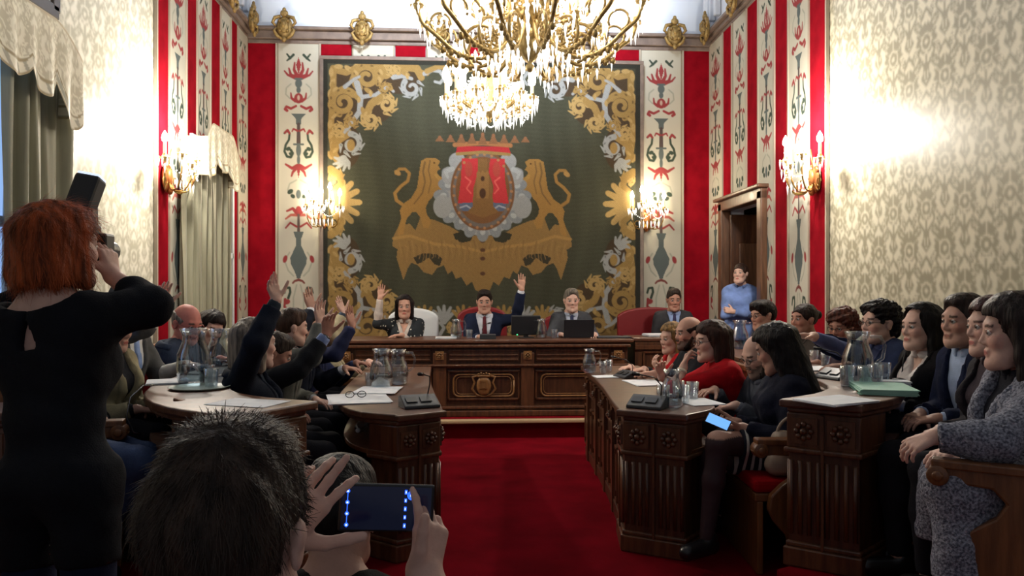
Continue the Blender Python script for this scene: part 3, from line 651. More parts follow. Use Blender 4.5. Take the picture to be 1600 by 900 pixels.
RA1 = [(.84, 4.10), (.90, 4.6), (.95, 5.2), (.98, 5.8), (1.0, 6.5)]
RB1 = [(1.13, 3.92), (1.36, 4.12), (1.42, 4.7), (1.44, 5.6), (1.44, 6.5)]
desk('bench_desk', RA1, RB1, 0, .765, 'dark carved wooden desk of the front right row, along the right edge of the carpet', flip=1)
LA1 = [(-.145, 4.12), (-.22, 4.6), (-.28, 5.2), (-.32, 5.8), (-.34, 6.5)]
LB1 = [(-.36, 3.98), (-.62, 4.14), (-.76, 4.6), (-.80, 5.5), (-.82, 6.5)]
desk('bench_desk', LA1, LB1, 0, .765, 'dark carved wooden desk of the front left row, with papers and black conference unit', flip=-1)
RA2 = [(1.47, 3.46), (1.72, 3.62), (1.93, 3.9), (2.02, 4.5), (2.05, 5.4), (2.06, 6.5)]
RB2 = [(1.72, 3.27), (2.02, 3.48), (2.22, 3.8), (2.33, 4.4), (2.38, 5.4), (2.38, 6.5)]
desk('bench_desk', RA2, RB2, .14, .765, 'curved wooden desk of the back right row, with green folders on its near end', flip=1)
LA2 = [(-.72, 3.50), (-1.02, 3.66), (-1.25, 3.95), (-1.33, 4.6), (-1.36, 5.5), (-1.36, 6.5)]
LB2 = [(-.94, 3.14), (-1.35, 3.42), (-1.60, 3.9), (-1.68, 4.5), (-1.70, 5.5), (-1.70, 6.5)]
desk('bench_desk', LA2, LB2, .14, .765, 'curved wooden desk of the back left row, with a white sheet on its near end', flip=-1)
desk('bench_desk', [(-1.62, 2.86), (-1.66, 2.95), (-1.70, 3.02), (-1.74, 3.1)], [(-2.0, 2.74), (-2.1, 2.82), (-2.18, 2.92), (-2.22, 3.0)], .14, .83, 'carved wooden desk end behind the photographer at the left edge of the picture', flip=-1)
# ---- benches with red cushions and volute ends
CUSH = mat('red_cushion', (150, 10, 20), .9, spec=.1)
def volute_end(mb, w=.52, hgt=.62, t=.05):
    """outline in local x (0 front .. w back), z; extruded along y"""
    pts = [(.17, 0), (.20, .10), (.17, .20), (.11, .27), (.08, .33), (.09, .40), (.14, .45), (.21, .50), (.24, .55), (.20, .595), (.10, .60), (.02, .59), (.0, .62), (.03, .65), (.10, .66), (.3, .66), (w-.03, .67), (w+.02, .9), (w+.08, .92), (w+.09, .7), (w+.03, .45), (w, .25), (w+.02, 0)]
    n = len(pts); s = hgt/.66
    vs = [(x, -t/2, z*s) for x, z in pts]+[(x, t/2, z*s) for x, z in pts]
    mb.add(vs, [tuple(range(n)), tuple(range(2*n-1, n-1, -1))]+[(i, n+i, n+(i+1) % n, (i+1) % n) for i in range(n)])
    return mb
def bench(path, z0, side, label, end_yaw=None):
    """path: line under the sitters' hips, near end first; side=+1 when the backrest is on the +x side"""
    o = path[0]; t = empty('bench', (o[0], o[1], z0)); tag(t, label, 'bench')
    p = [(a[0]-o[0], a[1]-o[1]) for a in path]; p = resamp(smooth_pts(p), 20)
    L = offs(p, .24*side*1); R_ = offs(p, -.22*side)      # path runs +y: offs>0 is -x side
    fr, bk = L, R_
    b = MB(); b.ribbon(fr, bk, .36, .40); b.ribbon(offs(p, .23*side), offs(p, .20*side), .0, .36); b.build('seat_board', W_BENCH, t, bevel=.006)
    b = MB(); b.ribbon(offs(p, .245*side), offs(p, -.19*side), .40, .465); b.build('cushion', CUSH, t, bevel=.022)
    b = MB(); b.ribbon(offs(p, -.215*side), offs(p, -.245*side), .0, .84); b.ribbon(offs(p, -.20*side), offs(p, -.26*side), .84, .88); b.build('backrest', W_BENCH, t, bevel=.006)
    b = MB(); b.ribbon(offs(p, -.175*side), offs(p, -.214*side), .48, .80); b.build('back_cushion', CUSH, t, bevel=.015)
    for i, e in enumerate((0, -1)):
        q = volute_end(MB(), .46, .66, .05); eo = q.build('bench_end', W_BENCH, t, bevel=.008)
        a = p[0] if i == 0 else p[-1]; c = p[1] if i == 0 else p[-2]
        ty = Vector((c[0]-a[0], c[1]-a[1])).normalized() if i == 0 else Vector((a[0]-c[0], a[1]-c[1])).normalized()
        f_ = fr[0] if i == 0 else fr[-1]
        bx = bk[0] if i == 0 else bk[-1]; dx = Vector((bx[0]-f_[0], bx[1]-f_[1])).normalized()
        eo.location = (f_[0]-dx.x*.03-ty.x*.03*(1 if i == 0 else -1), f_[1]-dx.y*.03-ty.y*.03*(1 if i == 0 else -1), 0); eo.rotation_euler = (0, 0, math.atan2(dx.y, dx.x))
        if i == 0:
            r = MB()
            r.tube([(.04, -.04, .625), (.04, .04, .625)], .036, 14); r.tube([(.04, -.05, .625), (.04, .05, .625)], .018, 12); r.box((.27, 0, .665), (.50, .075, .03)); r.build('arm_scroll', W_BENCH, eo, bevel=.006)
    return t
bench([(1.66, 3.70), (1.70, 4.3), (1.74, 5.2), (1.72, 6.6)], 0, 1, 'long wooden bench with red cushions behind the front right desk, its curved end nearest')
bench([(1.84, 2.47), (2.16, 2.9), (2.50, 3.6), (2.64, 4.3), (2.72, 5.3), (2.72, 6.6)], .14, 1, 'wooden bench with scrolled arm at the right edge, under the woman in grey tweed')
bench([(-1.06, 3.62), (-1.12, 4.3), (-1.14, 5.2), (-1.14, 6.6)], 0, -1, 'wooden bench behind the front left desk, under the people raising their hands')
bench([(-1.80, 3.55), (-1.93, 4.1), (-2.0, 4.8), (-2.02, 5.6), (-2.02, 6.6)], .14, -1, 'wooden bench behind the back left desk against the left wall')
# ---- presidential desk on the dais
t = empty('presidential_desk', (.185, 7.62, .17)); tag(t, 'long carved wooden presidential desk with coat of arms panel on the dais', 'desk')
hw, H, D = 1.435, .755, .62
b = MB(); b.box((0, .25, H-.018), (2*hw+.06, D+.06, .036)); b.box((0, .25, H-.05), (2*hw+.0, D, .03)); b.build('desk_top', W_TOP, t, bevel=.01)
b = MB(); b.box((0, .0, (H-.06)/2), (2*hw-.04, .05, H-.06))
for s in (-1, 1): b.box((s*(hw-.04), .27, (H-.06)/2), (.05, .55, H-.06))
b.build('carcass', W_DARK, t)
b = MB()
xp = [-1.36, -.455, .41, 1.31]
for x in xp:
    b.box((x, -.045, H/2-.05), (.13, .05, H-.16))
for (z, hh, d_) in ((.03, .06, .08), (.085, .03, .06), (.50, .022, .07), (.485, .02, .05), (.69, .03, .07)): b.box((0, -.02-d_/2, z), (2*hw, d_, hh))
b.build('pilasters_and_trim', W_PANEL, t, bevel=.008)
for x in xp:
    b = MB(); carved_square(b, Vector((x, -.075, .60)), Vector((1, 0, 0)), Vector((0, -1, 0)), Vector((0, 0, 1)), .038); b.build('carved_rosette', W_GOLD, t)
def frame_round(b, cx, cz, w, h, r, t_, y, rad=.008):
    pts = []
    for (sx, sz, a0) in ((1, 1, 0), (-1, 1, PI/2), (-1, -1, PI), (1, -1, 3*PI/2)):
        for k in range(7):
            a = a0+k*PI/12; pts.append((cx+sx*(w/2-r)+r*math.cos(a), y, cz+sz*(h/2-r)+r*math.sin(a)))
    pts.append(pts[0]); b.tube(pts, rad, 6)
bb = MB(); bg = MB()
for i in range(3):
    cx = (xp[i]+xp[i+1])/2; w = xp[i+1]-xp[i]-.13
    for z in (.645, .60, .555): bb.box((cx, -.042, z), (w-.06, .022, .016)) 
    bb.box((cx, -.034, .60), (w-.04, .012, .13))
    for z, hh in ((.165, .02), (.44, .02)): bb.box((cx, -.038, z), (w-.02, .02, hh))
    for s in (-1, 1): bb.box((cx+s*(w/2-.02), -.038, .30), (.02, .02, .29))
    frame_round(bg, cx, .30, w-.14, .215, .055, 0, -.04, .009); frame_round(bg, cx, .30, w-.19, .17, .045, 0, -.038, .004)
bb.build('raised_moulding', W_PANEL, t, bevel=.004); bg.build('panel_frames', W_GOLD, t)
cx = (xp[1]+xp[2])/2
b = MB()
b.ball((cx, -.045, .30), (.075, .03, .10), 14); b.box((cx, -.07, .315), (.085, .02, .085)); b.box((cx, -.078, .31), (.03, .02, .06)); b.box((cx, -.08, .345), (.045, .02, .012))
for s in (-1, 1):
    b.tube([(cx+s*.05, -.05, .40), (cx+s*.11, -.05, .385), (cx+s*.09, -.05, .33), (cx+s*.115, -.05, .27), (cx+s*.07, -.05, .21), (cx+s*.02, -.05, .195)], [.012, .014, .01, .013, .01, .006], 7)
b.tube([(cx-.06, -.06, .395), (cx+.06, -.06, .395)], .012, 7)
for k in range(5): b.ball((cx-.05+k*.025, -.06, .415+.008*(k % 2)), .011, 6)
b.build('coat_of_arms', W_GOLD, t)
# side table of the dais
t = empty('side_desk', (2.2, 7.95, .17)); tag(t, 'lower dark side desk at the right of the dais before the man in grey', 'desk')
b = MB(); b.box((0, 0, .74), (1.05, .5, .035)); b.build('desk_top', W_TOP, t, bevel=.008)
b = MB(); b.box((0, -.22, .36), (1.0, .04, .72)); b.box((-.48, 0, .36), (.04, .44, .72)); b.box((.48, 0, .36), (.04, .44, .72))
b.build('front_panel', W_DARK, t)
b = MB()
for x in (-.3, .0, .3): 
    for s in (-1, 1): b.box((x+s*.11, -.245, .36), (.016, .02, .5)); b.box((x, -.245, .36+s*.25), (.23, .02, .016))
b.box((0, -.245, .66), (1.0, .03, .04)); b.box((0, -.245, .05), (1.0, .03, .09)); b.build('panel_moulding', W_PANEL, t)
# ---- dais chairs
def armchair(loc, m, label, hb=1.12, w=.56):
    t = empty('armchair', loc, 0); tag(t, label, 'chair')
    b = MB(); b.box((0, 0, .44), (w, .5, .09)); b.build('seat', m, t, bevel=.03)
    b = MB(); n = 14; pts = [(-w/2, .5), (w/2, .5)]+[(w/2*math.cos(a)*(1 if True else 1), hb-.12+.12*math.sin(a)) for a in np.linspace(0, PI, n)]
    vs = [(x, .22, z) for x, z in pts]+[(x, .30, z) for x, z in pts]; k = len(pts)
    b.add(vs, [tuple(range(k)), tuple(range(2*k-1, k-1, -1))]+[(i, k+i, k+(i+1) % k, (i+1) % k) for i in range(k)]); b.build('backrest', m, t, bevel=.02)
    for sx in (-1, 1):
        b = MB(); b.box((sx*(w/2+.01), .02, .64), (.05, .44, .04)); b.tube([(sx*(w/2+.01), -.18, .62), (sx*(w/2-.01), -.2, .42)], .02, 8); b.build('armrest', W_DARK, t, bevel=.008)
        for sy in (-1, 1): b = MB(); b.tube([(sx*(w/2-.04), sy*.21, .40), (sx*(w/2-.03), sy*.23, 0)], [.026, .018], 8); b.build('leg', W_DARK, t)
    return t
REDC = mat('red_leather', (120, 14, 22), .5)
armchair((-.60, 8.40, .17), mat('white_chair_fabric', (224, 228, 232), .7), 'white high backed chair behind the woman in the dark cardigan', 1.04, .56)
armchair((.17, 8.44, .17), REDC, 'red backed chair behind the man with the raised hand at the centre of the dais', 1.06, .56)
armchair((1.12, 8.40, .17), REDC, 'red backed chair behind the grey haired man with the laptop', .98, .56)
armchair((2.22, 8.85, .17), REDC, 'red backed chair of the man in grey suit at the far right of the dais', 1.04, .85)
# ================================================================ LAMPS
def candle_parts(parent, loc, pr, drops, ch=.11, seed=0, bs=1.0):
    x, y, z = loc
    b = MB(); b.lathe([(.0, -.03), (.012, -.025), (.02, -.01), (.045, .0), (.05, .008), (.03, .006), (.018, .03), (.016, .04)], (x, y, z), 12); dp = b.build('drip_pan', PGILT, parent)
    b = MB(); b.lathe([(.013, .02), (.013, ch), (.011, ch+.005), (0, ch+.005)], (x, y, z), 10); b.build('candle', CANDLE, parent)
    b = MB(); b.lathe([(.0, ch), (.016*bs, ch+.012*bs), (.019*bs, ch+.03*bs), (.012*bs, ch+.055*bs), (.0, ch+.075*bs)], (x, y, z), 10); b.build('bulb', BULB, parent)  # bs swells the bulb so its shape imitates bloom around the flame
    b = MB()
    for k in range(drops):
        a = 2*PI*k/drops; b.gem((x+.05*math.cos(a), y+.05*math.sin(a), z+.004), .0085, pr*(1 if k % 2 else .75)); b.ball((x+.05*math.cos(a), y+.05*math.sin(a), z+.008), .007, 6)
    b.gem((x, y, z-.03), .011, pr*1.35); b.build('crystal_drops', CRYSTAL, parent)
def rosette(b, c, ax, r=.05):
    ax = Vector(ax).normalized(); u_ = ax.orthogonal().normalized(); w = ax.cross(u_); R = basis(u_, w, ax)
    for k in range(9):
        a = 2*PI*k/9; o = (u_*math.cos(a)+w*math.sin(a))*r*.62; Rk = basis(u_*math.cos(a)+w*math.sin(a), -u_*math.sin(a)+w*math.cos(a), ax)
        b.ball(Vector(c)+o, (r*.42, r*.2, r*.12), 6, Rk)
    b.ball(c, (r*.25, r*.25, r*.2), 8, R)
def spin(parent, proto, n, a0=0):
    obs = [proto]; proto.rotation_euler = (0, 0, a0)
    for i in range(1, n):
        c = copy_tree(proto); c.parent = parent; c.rotation_euler = (0, 0, a0+2*PI*i/n)
def chandelier(loc, label, big):
    t = empty('chandelier', loc); tag(t, label, 'chandelier')
    b = MB()
    if big:
        b.lathe([(0, -.36), (.015, -.35), (.03, -.32), (.012, -.30), (.05, -.27), (.10, -.22), (.13, -.16), (.12, -.12), (.06, -.09), (.05, -.04), (.11, .0), (.15, .06), (.14, .10), (.07, .14), (.04, .2), (.06, .3), (.10, .36), (.05, .44), (.03, .6), (.06, .72), (.02, .8), (.012, 1.9), (0, 1.9)], n=20)
    else:
        b.lathe([(0, -.2), (.02, -.18), (.012, -.16), (.05, -.12), (.07, -.07), (.04, -.03), (.03, .05), (.05, .12), (.03, .2), (.02, .4), (.045, .5), (.01, .56), (.008, 1.9), (0, 1.9)], n=16)
    b.build('stem', PGILT, t)
    def arm(R, dz, rr, ros, pr, drops, dip):
        b = MB(); pts = [(.07, 0, -.02), (.16*R/.7+.04, 0, -dip*.75), (R*.42, 0, -dip), (R*.66, 0, -dip*.93), (R*.86, 0, -dip*.5), (R*.97, 0, -.10), (R, 0, -.02)]
        q = []
        for i in range(len(pts)-1):
            for s in range(4): q.append(tuple(pts[i][k]+(pts[i+1][k]-pts[i][k])*s/4 for k in range(3)))
        q.append(pts[-1]); q = [Vector(v) for v in q]
        for _ in range(3): q = [q[0]]+[(q[i-1]+q[i]*2+q[i+1])/4 for i in range(1, len(q)-1)]+[q[-1]]
        b.tube(q, rr, 8)
        sp = [(R*.42+R*.17*math.cos(a)*(1-.1*a), 0, -dip*.62+R*.17*math.sin(a)*(1-.1*a)) for a in np.linspace(-1.5, 5, 22)]; b.tube(sp, [rr*.8]*12+[rr*.6]*10, 7)
        sp = [(R*.80+R*.09*math.cos(a), 0, -dip*.30+R*.09*math.sin(a)) for a in np.linspace(-1.2, 3.6, 14)]; b.tube(sp, rr*.6, 6)
        if ros: rosette(b, (R*.42, 0, -dip*.62), (0, 1, .0), R*.075); rosette(b, (R*.75, .0, -dip*.78), (0, 1, 0), R*.05)
        for k in range(5): b.ball((R*.5+k*R*.07, 0, -dip*1.0+.012*k), (R*.03, rr*1.4, rr*1.8), 6)
        o = b.build('arm', PGILT, t, (0, 0, dz)); candle_parts(o, (R, 0, 0), pr, drops, .11 if big else .15, 0, 1.3 if big else 1.9)
        c = MB()
        for k in range(4): c.gem((R*(.35+k*.14), 0, -dip*(.98 if k < 3 else .7)-.01), .010, pr*(.9+.3*(k % 2)))
        for k in range(14):   # bead swag to the next arm
            s = k/13; a = s*(2*PI/12); rad = R*.96-.10*math.sin(PI*s)*R; c.ball((rad*math.cos(a), rad*math.sin(a), -.03-.13*math.sin(PI*s)), .0085, 6)
        for k in range(16):
            s = k/15; c.ball((.1+(R-.12)*s, 0, .30*(1-s)**2+.03), .009, 6)
            if k % 3 == 0: c.gem((.1+(R-.12)*s, 0, .30*(1-s)**2+.03), .009, pr)
        for k in range(5 if big else 0): c.gem((R*(.9-.14*k)*math.cos(.26), R*(.9-.14*k)*math.sin(.26), -.10-.04*k), .011, pr*1.2)
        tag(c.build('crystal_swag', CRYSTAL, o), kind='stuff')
        return o
    if big:
        spin(t, arm(.70, .0, .013, True, .085, 8, .30), 12, .15); spin(t, arm(.44, .17, .011, True, .08, 7, .24), 8, .4); spin(t, arm(.50, .52, .010, False, .08, 7, .2), 8, .1); spin(t, arm(.30, -.02, .009, True, .08, 7, .16), 6, .7)
    else:
        spin(t, arm(.39, .0, .010, False, .11, 9, .10), 12, .2); spin(t, arm(.25, .05, .008, False, .10, 7, .07), 8, .5)
    return t
GX, GY = .392, 4.8; GZ = P(825, 24, GY).z
chandelier((GX, GY, GZ), 'large gilt and crystal chandelier cut off by the top edge of the picture', True)
sm_ = P(765, 158, 6.8); chandelier(tuple(sm_), 'smaller crystal chandelier with lit candles hanging before the tapestry crown', False)
def sconce(loc, rz, label, n=5, W=.33, out=.20, sc=1):
    t = empty('wall_sconce', loc, rz); tag(t, label, 'wall lamp', 'crystal wall lamps'); t.scale = (sc, sc, sc)
    b = MB(); b.ball((0, -.02, -.12), (.09, .03, .13), 14); b.ball((0, -.045, -.12), (.05, .03, .08), 10); b.ball((0, -.05, -.22), (.03, .03, .05), 8)
    for k in range(5): a = .6+k*.49; b.ball((.075*math.cos(a), -.03, -.11+.11*math.sin(a)), (.03, .015, .03), 7)
    b.tube([(0, -.03, -.05), (0, -.06, .14)], [.012, .006], 7); b.build('back_plate', mat('copper_gilt', (176, 108, 62), .4, .6), t)
    for i in range(n):
        s = (i-(n-1)/2)/((n-1)/2); x = W*s; y = -.06-out*(1-.55*s*s)+.02; z = .0 if i % 2 == 0 else .06
        b = MB(); q = [Vector((0, -.04, -.12)), Vector((x*.35, y*.35, -.24)), Vector((x*.75, y*.75, -.23)), Vector((x*.98, y*.98, -.12)), Vector((x, y, z-.03))]
        q2 = []
        for k in range(4):
            for u_ in range(4): q2.append(q[k].lerp(q[k+1], u_/4))
        q2.append(q[-1])
        for _ in range(2): q2 = [q2[0]]+[(q2[k-1]+q2[k]*2+q2[k+1])/4 for k in range(1, len(q2)-1)]+[q2[-1]]
        b.tube(q2, .007, 7); b.tube([(x*.6+.035*math.cos(a), y*.6, -.17+.035*math.sin(a)) for a in np.linspace(0, 5, 12)], .005, 6)
        o = b.build('arm', GOLD, t); candle_parts(o, (x, y, z), .075, 8, .13, 0, 1.4)
    b = MB()
    for k in range(22): s = k/21; b.ball((W*(2*s-1)*.9, -.06-out*(1-.5*(2*s-1)**2), -.05-.07*abs(math.sin(2*PI*s))), .007, 6)
    for k in range(6): b.gem((W*(2*k/5-1)*.6, -.06-out*.6, -.14), .010, .10)
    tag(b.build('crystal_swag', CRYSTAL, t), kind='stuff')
    return t
LS = (XL+.03, Yl(250)+.02, 2.52); RS = (XR-.03, Yr(1282), 2.50)
sconce(LS, PI/2, 'crystal candle wall lamp on the left wall, on the red strip nearest the photographer')
sconce(RS, -PI/2, 'crystal candle wall lamp on the right wall beside the wide damask')
bl = P(502, 322, YB-.3); br = P(1016, 326, YB-.3)
sconce((bl.x, YB-.04, bl.z), 0, 'crystal candle wall lamp on the back wall at the left edge of the tapestry', 5, .2, .24)
sconce((br.x, YB-.04, br.z), 0, 'crystal candle wall lamp on the back wall at the right edge of the tapestry', 5, .2, .24)
def plight(loc, e, r, c=(1, .92, .80), nm='lamp'):
    d = bpy.data.lights.new(nm, 'POINT'); d.energy = e; d.shadow_soft_size = r; d.color = c; o = bpy.data.objects.new(nm, d); COL.objects.link(o); o.location = loc; return o
plight((GX, GY, GZ+.35), 120, .3, (1, .93, .82)); plight((sm_.x, sm_.y, sm_.z+.17), 45, .12, (1, .96, .92))
for (x, y, z) in ((XL+.36, LS[1], 2.72), (XR-.36, RS[1], 2.70)): plight((x, y-.2, z+.05), 130, .07)
for (x, y, z, e) in ((bl.x, YB-.34, bl.z+.18, 48), (br.x, YB-.34, br.z+.18, 30)): plight((x, y, z), e, .06, (1, .84, .56))
w = bpy.data.worlds.new('world'); SC.world = w; w.use_nodes = True; bgd = w.node_tree.nodes['Background']; bgd.inputs[0].default_value = (.86, .9, 1, 1); bgd.inputs[1].default_value = .20
def spot(loc, tgt, e, ang, c, r=.4):
    d = bpy.data.lights.new('upper_wall_fill', 'SPOT'); d.energy = e; d.spot_size = ang; d.spot_blend = .5; d.color = c; d.shadow_soft_size = r; o = bpy.data.objects.new('upper_wall_fill', d); COL.objects.link(o); o.location = loc; o.rotation_euler = (Vector(tgt)-Vector(loc)).to_track_quat('-Z', 'Y').to_euler()
spot((.2, 5.2, 6.1), (.2, 9.6, 5.55), 1900, 1.15, (.86, .92, 1))  # added spot in mid air, brightens the upper back wall like high daylight
SC.view_settings.view_transform = 'Standard'; SC.view_settings.look = 'None'; SC.view_settings.exposure = 0; SC.view_settings.gamma = 1
# ================================================================ PEOPLE: smooth implicit bodies meshed by surface nets
def snet(F, lo, h):
    nx, ny, nz = F.shape; S = F < 0
    act = np.zeros((nx-1, ny-1, nz-1), np.int8)
    for dx in (0, 1):
        for dy in (0, 1):
            for dz in (0, 1): act += S[dx:nx-1+dx, dy:ny-1+dy, dz:nz-1+dz]
    am = (act > 0) & (act < 8); I, J, K = np.nonzero(am); N = len(I)
    idx = np.full(am.shape, -1, np.int32); idx[I, J, K] = np.arange(N)
    c = {}
    for dx in (0, 1):
        for dy in (0, 1):
            for dz in (0, 1): c[dx, dy, dz] = F[I+dx, J+dy, K+dz]
    acc = np.zeros((N, 3)); cnt = np.zeros(N)
    for a in c:
        for ax in range(3):
            if a[ax] == 0:
                b_ = tuple(1 if q == ax else a[q] for q in range(3)); fa, fb = c[a], c[b_]; cr = (fa < 0) != (fb < 0)
                t = np.where(cr, fa/np.where(cr, fa-fb, 1), 0); p = np.zeros((N, 3)); p[:] = a; p[:, ax] += t
                acc += p*cr[:, None]; cnt += cr
    V = (acc/cnt[:, None]+np.stack([I, J, K], 1))*h+np.array(lo)
    Q = []
    s0, s1 = S[:-1, 1:-1, 1:-1], S[1:, 1:-1, 1:-1]; i, j, k = np.nonzero(s0 != s1); j += 1; k += 1; fl = S[i, j, k]
    q = np.stack([idx[i, j-1, k-1], idx[i, j, k-1], idx[i, j, k], idx[i, j-1, k]], 1); q[~fl] = q[~fl][:, ::-1]; Q.append(q)
    s0, s1 = S[1:-1, :-1, 1:-1], S[1:-1, 1:, 1:-1]; i, j, k = np.nonzero(s0 != s1); i += 1; k += 1; fl = S[i, j, k]
    q = np.stack([idx[i-1, j, k-1], idx[i-1, j, k], idx[i, j, k], idx[i, j, k-1]], 1); q[~fl] = q[~fl][:, ::-1]; Q.append(q)
    s0, s1 = S[1:-1, 1:-1, :-1], S[1:-1, 1:-1, 1:]; i, j, k = np.nonzero(s0 != s1); i += 1; j += 1; fl = S[i, j, k]
    q = np.stack([idx[i-1, j-1, k], idx[i, j-1, k], idx[i, j, k], idx[i-1, j, k]], 1); q[~fl] = q[~fl][:, ::-1]; Q.append(q)
    return V, np.concatenate(Q)
A_ = lambda v: np.array([v[0], v[1], v[2]], float)
class Grid:
    def __init__(s, lo, hi, h):
        s.lo = A_(lo)-2*h; s.h = h; s.n = [int(math.ceil((hi[k]+2*h-s.lo[k])/h))+1 for k in range(3)]
        s.ax = [s.lo[k]+np.arange(s.n[k])*h for k in range(3)]
    def new(s): return np.full(s.n, 1.0, np.float32)
    def P(s): return np.meshgrid(*s.ax, indexing='ij', sparse=True)
    def sub(s, lo, hi, m):
        r = []
        for k in range(3):
            a = max(int((lo[k]-m-s.lo[k])/s.h), 0); b_ = min(int((hi[k]+m-s.lo[k])/s.h)+2, s.n[k]); r.append(slice(a, max(b_, a)))
        return tuple(r)
    def pts(s, q): return np.meshgrid(s.ax[0][q[0]], s.ax[1][q[1]], s.ax[2][q[2]], indexing='ij', sparse=True)
def sdf(g, p, X, Y, Z):
    if p[0] == 'c':
        a, b_, ra, rb = A_(p[1]), A_(p[2]), p[3], p[4]; d = b_-a; L = max(d@d, 1e-9)
        x, y, z = X-a[0], Y-a[1], Z-a[2]; t = np.clip((x*d[0]+y*d[1]+z*d[2])/L, 0, 1)
        return np.sqrt((x-t*d[0])**2+(y-t*d[1])**2+(z-t*d[2])**2)-(ra+t*(rb-ra))
    c, R, r = A_(p[1]), p[3], p[2]; x, y, z = X-c[0], Y-c[1], Z-c[2]
    if R is not None:
        R = np.array(R); x, y, z = (x*R[0, 0]+y*R[1, 0]+z*R[2, 0]), (x*R[0, 1]+y*R[1, 1]+z*R[2, 1]), (x*R[0, 2]+y*R[1, 2]+z*R[2, 2])
    k0 = np.sqrt((x/r[0])**2+(y/r[1])**2+(z/r[2])**2); k1 = np.sqrt((x/r[0]**2)**2+(y/r[1]**2)**2+(z/r[2]**2)**2)
    return k0*(k0-1)/np.maximum(k1, 1e-6)
def bb(p):
    if p[0] == 'c':
        r = max(p[3], p[4]); a, b_ = A_(p[1]), A_(p[2]); return np.minimum(a, b_)-r, np.maximum(a, b_)+r
    r = max(p[2]); return A_(p[1])-r, A_(p[1])+r
def field(g, prims, k=.03, F=None):
    F = g.new() if F is None else F
    for p in prims:
        lo, hi = bb(p); kk = p[5] if p[0] == 'c' and len(p) > 5 else (p[4] if p[0] == 'e' and len(p) > 4 else k)
        q = g.sub(lo, hi, kk+.05+2*g.h); X, Y, Z = g.pts(q); d = sdf(g, p, X, Y, Z); f = F[q]
        hh = np.clip(.5+.5*(f-d)/kk, 0, 1); F[q] = f*(1-hh)+d*hh-kk*hh*(1-hh)
    return F
def bounds(ps, m=.06):
    lo = np.min([bb(p)[0] for p in ps], 0)-m; hi = np.max([bb(p)[1] for p in ps], 0)+m; return lo, hi
def wob(V, amp, fr, seed=0, st=(1, 1, 1)):
    r = np.random.default_rng(seed); o = np.zeros(len(V)); W = V*np.array(st)
    W = W+.25/fr*np.stack([np.sin(fr*.8*W[:, 1]+seed), np.sin(fr*.8*W[:, 2]+2), np.sin(fr*.8*W[:, 0]+4)], 1)
    for i in range(5):
        d = r.normal(size=3); d /= np.linalg.norm(d); f = fr*(1+.7*i); o += np.sin(W@d*f+r.uniform(0, 6))/(1+.6*i)
    return o*amp/2
def disp(V, Fq, d):
    a = V[Fq[:, 0]]; n = np.cross(V[Fq[:, 2]]-a, V[Fq[:, 3]]-V[Fq[:, 1]]); N = np.zeros_like(V)
    for k in range(4): np.add.at(N, Fq[:, k], n)
    N /= np.maximum(np.linalg.norm(N, axis=1), 1e-9)[:, None]; return V+N*d[:, None]
# ---- materials for people
SKINM = None
def skin_mat():
    global SKINM
    if SKINM is None:
        SKINM = mat('skin', (255, 255, 255), .55, vcol=True, col2=(1, 1, 1), nscale=30, bump=.08, bscale=180, spec=.3)
        SKINM.node_tree.nodes['Principled BSDF'].inputs['Subsurface Weight'].default_value = .0
    return SKINM
def cloth(col, rough=.85, kind='plain'):
    nm = 'cloth_%s_%d_%d_%d' % (kind, *col)
    if nm in MATS: return MATS[nm]
    if kind == 'tweed':
        m = mat(nm, col, 1, col2=tuple(min(c+78, 255) for c in col), nscale=110, bump=.8, bscale=140, spec=.1, detail=2); return m
    if kind in ('stripe', 'dots', 'hstripe'):
        m, n, l, b = nt(nm); b.inputs['Roughness'].default_value = .9; tc = n.new('ShaderNodeTexCoord')
        if kind != 'dots':
            w = n.new('ShaderNodeTexWave'); w.bands_direction = 'X' if kind == 'stripe' else 'Y'; w.inputs['Scale'].default_value = 8; l.new(tc.outputs['Object'], w.inputs['Vector']); src = w.outputs['Fac']; pos = (.66, .72)
        else:
            w = n.new('ShaderNodeTexVoronoi'); w.inputs['Scale'].default_value = 22; l.new(tc.outputs['Object'], w.inputs['Vector'])
            sb = n.new('ShaderNodeMath'); sb.operation = 'SUBTRACT'; sb.inputs[0].default_value = 1; l.new(w.outputs['Distance'], sb.inputs[1]); src = sb.outputs[0]; pos = (.78, .82)
        r = n.new('ShaderNodeValToRGB'); r.color_ramp.elements[0].position = pos[0]; r.color_ramp.elements[1].position = pos[1]
        r.color_ramp.elements[0].color = (*lin(col), 1); r.color_ramp.elements[1].color = (*lin((190, 188, 180)), 1); l.new(src, r.inputs['Fac']); l.new(r.outputs[0], b.inputs['Base Color']); MATS[nm] = m; return m
    return mat(nm, col, rough, col2=tuple(max(c-int(c*.18)-2, 0) for c in col), nscale=9, bump=.25, bscale=220, spec=.15)
def hair_mat(col):
    nm = 'hair_%d_%d_%d' % tuple(col)
    if nm in MATS: return MATS[nm]
    return mat(nm, col, .5, col2=tuple(max(int(c*.55), 3) for c in col), nscale=55, stretch=(1, 1, .12), bump=.6, bscale=120, spec=.18, detail=3)
def orient(fwd, up=(0, 0, 1), roll=0):
    f = Vector(fwd).normalized(); r = f.cross(Vector(up)).normalized(); u = r.cross(f)
    if roll: r, u = r*math.cos(roll)+u*math.sin(roll), u*math.cos(roll)-r*math.sin(roll)
    return basis(r, f, u)      # columns right, forward, up
